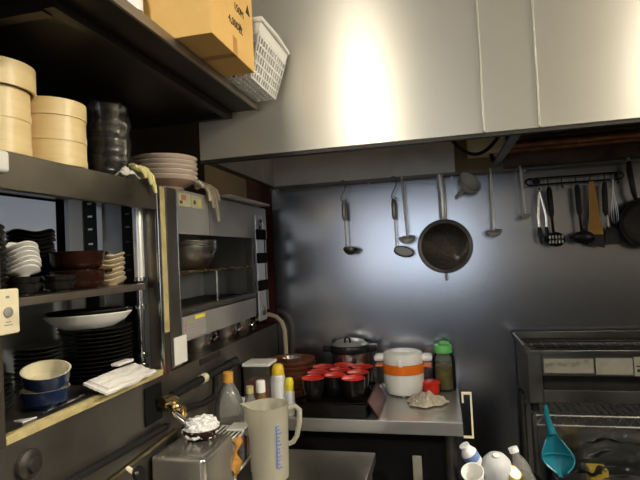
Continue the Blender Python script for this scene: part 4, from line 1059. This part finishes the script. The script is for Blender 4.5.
# black lacquer tray with red lined bowls
o = (-.385, 1.83, CZ)
lt = thing('lacquer_tray', 'deep black lacquer tray carrying the red lined bowls', 'tray', o)
x0, x1, y0, y1 = -.508, -.268, 1.694, 1.968
G(o).box(x0, x1, y0, y1, CZ + .0005, CZ + .050, bev=.006).build('tray_body', 'lacquer', lt)
g = G(o); g.tube([(x0, y0, CZ + .050), (x1, y0, CZ + .050), (x1, y1, CZ + .050), (x0, y1, CZ + .050)], .005, 8, closed=True); g.build('rim', 'lacquer', lt)
o2 = (-.25, 1.83, CZ)
t2 = thing('lacquer_tray', 'black tray with a red inside leaning against the right side of the deep tray', 'tray', o2)
MT = Matrix.Translation((-.2475, 1.83, CZ + .033)) @ Matrix.Rotation(R_(58), 4, 'Y')
G(o2).box(-.032, .032, -.14, .12, -.003, .0, bev=.001, M4=MT).build('outer_side', 'lacquer', t2)
G(o2).box(-.029, .029, -.135, .115, .0002, .002, M4=MT).build('red_inside', 'redlacq', t2, smooth=False)
cups = [(-.461, 1.737, 'front left'), (-.317, 1.739, 'front right'), (-.390, 1.781, 'front middle'), (-.463, 1.824, 'left of the second row'), (-.315, 1.826, 'right of the second row'),
        (-.389, 1.867, 'centre of the nine'), (-.465, 1.911, 'rear left'), (-.312, 1.913, 'rear right nearest the white pot'), (-.388, 1.9445, 'rear middle in front of the steel pot')]
def cup(loc, lb):
    t = thing('lacquer_bowl', lb, 'bowl', loc, 'red lined bowls on the black tray')
    G(loc).lathe([(0, .003), (.025, .003), (.027, 0), (.029, .004), (.036, .020), (.0405, .045), (.0415, .072), (.0405, .072)], loc, 40).build('outside', 'lacquer', t)
    G(loc).lathe([(.0412, .0722), (.0400, .0735), (.0390, .0705), (.0375, .0695), (0, .069)], loc, 40).build('inside', 'red', t)
    return t
base = None
for x, y, lb in cups:
    lab = f'red lined black bowl on the black tray, {lb}'
    loc = (x, y, CZ + .0552)
    if base is None: base = cup(loc, lab)
    else: dup(base, loc, 0, lab)

# pressure pot with black handles
o = (-.378, 2.062, CZ); px, py = -.382, 2.062
pt = thing('cooking_pot', 'large steel cooking pot with black handles and glass lid by the back wall', 'pot', o)
z0 = CZ + .0004
r = .077
G(o).lathe([(0, z0), (r - .004, z0), (r, z0 + .006), (r, z0 + .150), (r + .003, z0 + .152), (r + .003, z0 + .155), (r - .003, z0 + .155), (r - .003, z0 + .008), (0, z0 + .004)], (px, py, 0), 48).build('pot_body', 'steel', pt)
G(o).lathe([(r + .001, z0 + .156), (r + .005, z0 + .156), (r + .0075, z0 + .163), (r + .006, z0 + .180), (r + .002, z0 + .186), (r - .006, z0 + .186), (r - .006, z0 + .156)], (px, py, 0), 48, close=True).build('black_rim', 'black', pt)
G(o).lathe([(r - .006, z0 + .184), (r * .75, z0 + .199), (r * .4, z0 + .207), (0, z0 + .209), (0, z0 + .207), (r * .4, z0 + .205), (r * .75, z0 + .197), (r - .006, z0 + .182)], (px, py, 0), 48).build('lid', 'lidgrey', pt)
g = G(o); g.tube([(px - .010, py - .048, z0 + .193), (px - .010, py - .056, z0 + .215), (px, py - .057, z0 + .226), (px + .010, py - .056, z0 + .215), (px + .010, py - .048, z0 + .193)], .0042, 8); g.build('lid_loop', 'black', pt)
for sgn in (-1, 1):
    G(o).box(px + sgn * (r + .016) - .018, px + sgn * (r + .016) + .018, py - .028, py + .028, z0 + .158, z0 + .184, bev=.007, seg=3).build('side_handle', 'black', pt)

# white pot with orange band
cx, cy = -.166, 2.02; o = (cx, cy, CZ); r = .079
wp = thing('rice_cooker', 'white and orange plastic cooking pot on the back counter', 'pot', o)
z0 = CZ + .006
G(o).lathe([(0, z0), (r * .80, z0), (r * .90, z0 + .012), (r * .965, z0 + .045), (r * .985, z0 + .078), (r * .94, z0 + .078), (0, z0 + .070)], (cx, cy, 0), 48).build('pot_body', 'white', wp)
for a in (30, 150, 270): G(o).lathe([(0, CZ + .0005), (.007, CZ + .0005), (.007, CZ + .0065), (0, CZ + .0065)], (cx + r * .62 * math.cos(R_(a)), cy + r * .62 * math.sin(R_(a)), 0), 10).build('foot', 'white', wp)
G(o).lathe([(r * .985, z0 + .0785), (r * 1.02, z0 + .080), (r * 1.03, z0 + .115), (r * 1.0, z0 + .116), (r * .9, z0 + .112), (r * .9, z0 + .082)], (cx, cy, 0), 48, close=True).build('orange_band', 'orange', wp)
for sgn in (-1, 1): G(o).box(cx + sgn * (r * 1.0 + .012) - .016, cx + sgn * (r * 1.0 + .012) + .016, cy - .03, cy + .02, z0 + .104, z0 + .110, bev=.002).build('band_tab', 'orange', wp)
G(o).lathe([(r * .985, z0 + .1165), (r * 1.0, z0 + .119), (r * .99, z0 + .142), (r * .94, z0 + .154), (r * .80, z0 + .160), (r * .3, z0 + .166), (0, z0 + .167)], (cx, cy, 0), 48).build('lid', 'whiteglaze', wp)
for sgn in (-1, 1):
    G(o).box(cx + sgn * (r + .012) - .022, cx + sgn * (r + .012) + .022, cy - .028, cy + .028, z0 + .122, z0 + .148, bev=.011, seg=3).build('lid_handle', 'whiteglaze', wp)
G(o).box(cx - .014, cx + .004, cy - r * 1.03 - .004, cy - r * .9, z0 + .112, z0 + .138, bev=.004).build('clasp', 'whiteglaze', wp)

# glass jar with green cap
o = (-.012, 2.085, CZ + .0004); r = .045
jr = thing('glass_jar', 'glass pickle jar with a green cap at the right end of the counter', 'jar', o)
G(o).lathe([(0, 0), (r * .93, 0), (r, .006), (r, .105), (r * .94, .125), (r * .74, .142), (r * .70, .152), (r * .67, .152), (r * .71, .140), (r * .90, .123), (r * .95, .104), (r * .95, .008), (0, .005)], o, 40).build('jar_body', 'glass', jr)
G(o).lathe([(0, .006), (r * .935, .009), (r * .935, .095), (0, .095)], o, 36).build('contents', 'oil', jr)
g = G(o); g.lathe([(r * .72, .146), (r * .80, .148), (r * .80, .172), (r * .74, .177), (0, .178)], o, 40)
g.build('cap', 'green', jr)
G(o).blob((o[0] + .004, o[1] - .006, o[2] + .183), r * .5, r * .5, .010, 2).build('cap_knob', 'green', jr)
# red cup
o = (-.062, 2.020, CZ + .0004)
rc = thing('red_pot', 'small red plastic pot with a lid in front of the jar', 'pot', o)
G(o).lathe([(0, 0), (.027, 0), (.030, .004), (.031, .035), (.029, .036), (0, .034)], o, 32).build('pot_body', 'redplastic', rc)
G(o).lathe([(.032, .0365), (.034, .038), (.034, .046), (.030, .049), (0, .050)], o, 32).build('lid', 'redplastic', rc)
# crumpled cloth
o = (-.080, 1.888, CZ)
def rag(u, v):
    x = (u - .5) * 2; y = (v - .5) * 2; r = math.hypot(x, y)
    a = math.atan2(y, x)
    k = max(abs(x), abs(y)) / max(r, 1e-6) if r > 1e-6 else 1
    ex = k * (1 + .12 * math.sin(3 * a + 1) + .08 * math.sin(7 * a))
    p = Vector((x * 1.3 + 7, y * 1.3, .5)); q = abs(noise.noise(p * 1.6)) * 1.2 + .7 * abs(noise.noise(p * 3.4)) + .25 * noise.noise(p * 8)
    e = max(0, 1 - (r * k) ** 4)
    return (-.080 + .070 * x * ex, 1.888 + .056 * y * ex, CZ + .004 + (.020 * (1 - (r * k) ** 2 * .9) + .022 * q) * e + .004 * abs(noise.noise(p * 6)))
tag(G(o).sheet(rag, 44, 44, .002).build('dishcloth', 'cloth'), 'crumpled greyish beige cloth lying on the counter in front of the red pot', 'cloth')
# dull stick propped below the counter
o = (-.11, 1.74, 0)
tag(G(o).box(-.128, -.098, 1.7215, 1.7315, .2205, .735, bev=.003).build('wooden_board', 'shadepaper'), 'narrow grey board standing upright below the counter', 'board')

# ------------------------------------------------------------------ grill on wire rack at right
GX, GY = .268, 1.85
o = (.68, 1.98, .85)
gr = thing('yakitori_grill', 'wide dark steel grill machine on the wire rack at right', 'grill', o)
GB, GT = .880, 1.046
G(o).box(GX, GX + .045, GY, YB - .03, GB, GT, bev=.003).build('left_cheek', 'grillsteel', gr)
G(o).box(1.10, 1.145, GY, YB - .03, GB, GT, bev=.003).build('right_cheek', 'grillsteel', gr)
G(o).box(GX + .046, 1.099, GY + .004, GY + .016, .972, 1.045, bev=.002).build('front_panel', 'grillsteel', gr)
G(o).box(GX + .046, 1.099, GY + .001, GY + .02, .884, .925, bev=.002).build('lower_bar', 'grillsteel', gr)
G(o).box(GX + .046, 1.099, GY + .05, YB - .032, GB, GT - .03).build('firebox', 'iron', gr)
g = G(o)
g.prism([(GY - .004, GT + .0005), (GY + .012, GT + .0005), (GY + .012, GT + .010), (GY - .004, GT + .010)], 'x', GX - .004, 1.149)
g.prism([(GX - .012, GT + .030), (GX - .006, GT + .032), (GX + .016, GT + .0005), (GX - .002, GT + .0005)], 'y', GY, YB - .035)
g.box(GX - .006, 1.149, YB - .045, YB - .035, GT + .0005, GT + .034)
g.build('top_rim', 'grillsteel', gr, smooth=False)
g = G(o)
for i in range(26): g.tube([(GX + .03 + i * .043, GY + .014, GT + .006), (GX + .03 + i * .043, YB - .046, GT + .006)], .0022, 6)
for yv in (GY + .03, 1.93, 2.02, 2.09): g.tube([(GX + .016, yv, GT + .011), (1.14, yv, GT + .011)], .0028, 6)
g.build('top_grate', 'iron', gr)
st = G(o).box(GX + .052, GX + .205, GY + .0022, GY + .0039, .982, 1.030).build('paper_notice', 'shadepaper', gr, smooth=False); st['label'] = 'paper notice with shade in its colour'
G(o).sheet(lambda u, v: (GX + .056 + .135 * u, GY + .0018 - .001 * math.sin(u * 20), 1.000 + .012 * u + .004 * math.sin(u * 8) + .012 * v), 20, 3, .0008).build('crumpled_film', 'film', st)
G(o).box(GX + .212, GX + .322, GY + .0022, GY + .0039, .978, 1.032).build('paper_notice', 'shadepaper', gr, smooth=False)
c = G(o).box(GX + .326, GX + .46, GY + .0022, GY + .0039, .974, 1.036).build('control_plate', 'shadepaper', gr, smooth=False)
g = G(o)
for i in range(3): g.box(GX + .334 + i * .022, GX + .346 + i * .022, GY + .0010, GY + .0022, .988, .996); g.box(GX + .332 + i * .022, GX + .348 + i * .022, GY + .0014, GY + .0022, 1.004, 1.0075)
g.build('button', 'black', c, smooth=False)
G(o).box(GX + .07, GX + .11, GY + .03, GY + .045, .8815, .884).build('ember_scrap', 'brass', gr, smooth=False)
for xv in (GX + .02, 1.12):
    for yv in (GY + .03, YB - .06): G(o).lathe([(0, .8497), (.014, .8497), (.012, .8798), (0, .8798)], (xv, yv, 0), 14).build('foot', 'black', gr)

o = (.70, 1.98, 0)
rack = thing('wire_rack', 'chrome wire shelf rack carrying the grill at right', 'rack', o)
KX0, KX1, KY0, KY1 = .285, 1.16, 1.835, YB - .03
for zt_, nm in ((.849, 'wire_shelf'), (.30, 'wire_shelf')):
    g = G(o)
    for zz in (zt_ - .0035, zt_ - .036):
        g.tube([(KX0, KY0, zz), (KX1, KY0, zz), (KX1, KY1, zz), (KX0, KY1, zz)], .0034, 8, closed=True)
    n = 22; zig = []
    for i in range(2 * n + 1): zig.append((KX0 + (KX1 - KX0) * i / (2 * n), KY0, zt_ - .005 if i % 2 else zt_ - .034))
    g.tube(zig, .0022, 6)
    for i in range(36): xv = KX0 + (KX1 - KX0) * (i + .5) / 36; g.tube([(xv, KY0, zt_ - .0025), (xv, KY1, zt_ - .0025)], .0018, 6)
    g.build(nm, 'steel', rack)
for xv in (KX0 - .006, KX1 + .006):
    for yv in (KY0 + .01, KY1 - .01): G(o).tube([(xv, yv, .001), (xv, yv, .848)], .011, 14).build('post', 'steeldark', rack)
tag(G((.6, 1.9, .30)).box(.36, .95, 1.88, 2.08, .3012, .56, bev=.01).build('storage_bin', 'black'), 'black storage bin on the lower shelf of the wire rack', 'bin')
o = (.52, 1.96, .56)
def film(u, v):
    x = .345 + .52 * u; z = .805 - .24 * v
    p = Vector((u * 5, v * 4, 2)); q = noise.noise(p) + .5 * noise.noise(p * 2.3)
    return (x, 1.862 + .05 * v - .03 * abs(q) + .01 * math.sin(x * 40), z - .015 * q)
tag(G(o).sheet(film, 50, 34, .0012).build('plastic_sheet', 'film'), 'crumpled clear plastic sheet hanging below the wire shelf', 'plastic sheet')
o = (.50, 1.93, .5605)
tag(G(o).box(.460, .520, 1.93, 1.99, .5605, .632, bev=.004).build('snack_box', 'yellow'), 'small yellow box on the storage bin behind the plastic sheet', 'box')

# teal scoop hanging on the rack
sy = 1.812; sx, sz = .311, .884; o = (sx, sy, sz)
ts = thing('plastic_scoop', 'teal blue plastic scoop hanging on the front of the wire rack', 'scoop', o)
G(o).tube([(sx - .001, sy + .004, sz), (sx + .001, sy + .002, sz - .03), (sx + .008, sy - .002, sz - .065), (sx + .014, sy - .004, sz - .090)], [.006, .0085, .0105, .014], 12, flat=.55).build('handle', 'teal', ts)
g = G(o)
def scoop(u, v):
    a = PI * (u - .5) * 1.25
    w = .013 + .034 * v ** .8; z = sz - .082 - .125 * v
    if v > .8: w *= math.sqrt(max(.02, 1 - ((v - .8) / .215) ** 2))
    cx = sx + .012 + .020 * v
    return (cx + w * math.sin(a) / math.sin(PI * .5 * 1.25) , sy - .005 + (.006 + .022 * v) * (1 - math.cos(a)) * -1 + .012 * v, z)
def scoop2(u, v):
    a = (u - .5) * 2; w = .013 + .036 * (3 * min(1, v / .72) ** 2 - 2 * min(1, v / .72) ** 3)
    if v > .62: w *= math.sqrt(max(.14, 1 - ((v - .62) / .385) ** 2))
    return (sx + .012 + .018 * v + w * a, sy + .006 - .026 * min(1, v * 1.6) * (a * a) - (.016 * max(0, v - .7) / .3), sz - .080 - .122 * v - .022 * (1 - min(1, a * a)) * max(0, v - .6) / .4)
g.sheet(scoop2, 20, 24, .0025); g.build('bowl', 'teal', ts)
g = G(o)
pts = [scoop2(0, k / 16) for k in range(4, 16)] + [scoop2(0, 1), scoop2(.3, 1.015), scoop2(.7, 1.015), scoop2(1, 1)] + [scoop2(1, 1 - k / 16) for k in range(1, 13)]
g.tube(pts, .0032, 8); g.build('raised_edge', 'teal', ts)
bar = [tuple(Vector(scoop2(k / 8, .62)) + Vector((0, -.002 * math.sin(PI * k / 8), 0))) for k in range(9)]
G(o).tube(bar, .004, 8).build('cross_bar', 'teal', ts)
G(o).tube([(sx, sy + .004, sz - .002), (sx, sy + .012, sz + .004), (sx + .0, KY0 - .0, .8495), (sx, KY0 + .006, .842)], .0016, 6).build('hanging_wire', 'steel', ts)

# ------------------------------------------------------------------ bin of empty bottles
o = (.15, 1.66, 0)
bn = thing('waste_bin', 'dark bin full of empty bottles between counter and rack', 'bin', o)
g = G(o); g.lathe([(0, .002), (.085, .002), (.09, .01), (.115, .69), (.119, .70), (.114, .70), (.110, .69), (.086, .015), (0, .012)], (.15, 1.66, 0), 40); g.build('bin_body', 'black', bn)
G(o).lathe([(0, .40), (.097, .40), (.108, .64), (0, .66)], (.15, 1.66, 0), 32).build('rubbish_heap', 'iron', bn)
def rot(ax, ay, az=0): return Matrix.Rotation(R_(az), 4, 'Z') @ Matrix.Rotation(R_(ay), 4, 'Y') @ Matrix.Rotation(R_(ax), 4, 'X')
def loose(name, label, cat, c, M4, parts):
    t = thing(name, label, cat, c)
    for nm, prof, m in parts: G(c).lathe(prof, c, 28, M4).build(nm, m, t)
    return t
cupP = [(0, 0), (.022, 0), (.024, .004), (.031, .075), (.033, .077), (.030, .077), (.0285, .073), (.021, .006), (0, .005)]
loose('paper_cup', 'white cup tilted towards the viewer at the left of the bottle bin', 'cup', (.068, 1.600, .695), rot(30, -10), [('cup_body', cupP, 'white')])
loose('plastic_bottle', 'round white bottle lying upmost in the middle of the bottle bin', 'bottle', (.128, 1.625, .700), rot(22, 0),
      [('bottle_body', [(0, 0), (.024, 0), (.036, .012), (.043, .035), (.045, .060), (.041, .084), (.030, .100), (.014, .108), (0, .109)], 'milky2'), ('cap', [(0, .1085), (.010, .1085), (.010, .113), (0, .114)], 'white')])
loose('plastic_bottle', 'clear crumpled bottle leaning to the right in the bottle bin', 'bottle', (.230, 1.603, .672), rot(-6, -20),
      [('bottle_body', [(0, 0), (.022, 0), (.026, .006), (.0255, .03), (.023, .04), (.0265, .05), (.024, .075), (.026, .085), (.021, .11), (.012, .128), (.0115, .14), (0, .14)], 'pet'), ('cap', [(0, .139), (.014, .139), (.014, .153), (0, .154)], 'label')])
loose('plastic_cup', 'pale blue and white tub at the front of the bottle bin', 'tub', (.150, 1.572, .675), rot(25, 35),
      [('tub_body', [(0, 0), (.020, 0), (.022, .003), (.026, .05), (.026, .052), (0, .052)], 'label'), ('blue_band', [(.0232, .012), (.0250, .030)], 'teal')])
loose('plastic_bottle', 'white bottle with a blue band at the back left of the bottle bin', 'bottle', (.085, 1.680, .715), rot(0, -30, 20),
      [('bottle_body', [(0, 0), (.022, 0), (.025, .005), (.025, .07), (.014, .09), (0, .09)], 'label'), ('cap', [(0, .0905), (.016, .0905), (.016, .098), (0, .099)], 'label'), ('blue_band', [(.0252, .045), (.0256, .068)], 'bluedull')])
loose('bottle_cap', 'yellow bottle cap at the right of the bottle bin', 'bottle cap', (.216, 1.572, .715), rot(35, 10),
      [('cap_top', [(0, 0), (.017, 0), (.018, .004), (.017, .016), (.012, .020), (0, .020)], 'brightyellow')])
loose('yellow_tub', 'small tub with a yellow rim between the bottles in the bin', 'tub', (.166, 1.600, .735), rot(38, 24),
      [('tub_body', [(0, 0), (.015, 0), (.018, .004), (.019, .03), (0, .03)], 'white'), ('rim', [(.0192, .024), (.021, .025), (.021, .031), (.0185, .032)], 'yellow')])

# ------------------------------------------------------------------ world, camera, view
wd = bpy.data.worlds.new('World'); S.world = wd; wd.use_nodes = True
wd.node_tree.nodes['Background'].inputs[0].default_value = (.5, .55, .6, 1); wd.node_tree.nodes['Background'].inputs[1].default_value = .05

YAW, PITCH, ROLL = R_(13.3), R_(1.6), R_(2.75)
cam = bpy.data.cameras.new('camera'); co = bpy.data.objects.new('camera', cam); COL.objects.link(co); S.camera = co
cam.sensor_width = 36; cam.lens = 507 / 640 * 36; cam.clip_start = .02
f = Vector((-math.sin(YAW) * math.cos(PITCH), math.cos(YAW) * math.cos(PITCH), math.sin(PITCH)))
r0 = Vector((math.cos(YAW), math.sin(YAW), 0)); u0 = r0.cross(f)
Rv = r0 * math.cos(ROLL) - u0 * math.sin(ROLL); Uv = u0 * math.cos(ROLL) + r0 * math.sin(ROLL)
co.matrix_world = Matrix(((Rv.x, Uv.x, -f.x, 0), (Rv.y, Uv.y, -f.y, 0), (Rv.z, Uv.z, -f.z, 1.42), (0, 0, 0, 1)))
S.view_settings.view_transform = 'Standard'; S.view_settings.look = 'None'; S.view_settings.gamma = 1
S.view_settings.use_curve_mapping = False
S.view_settings.exposure = 0.0
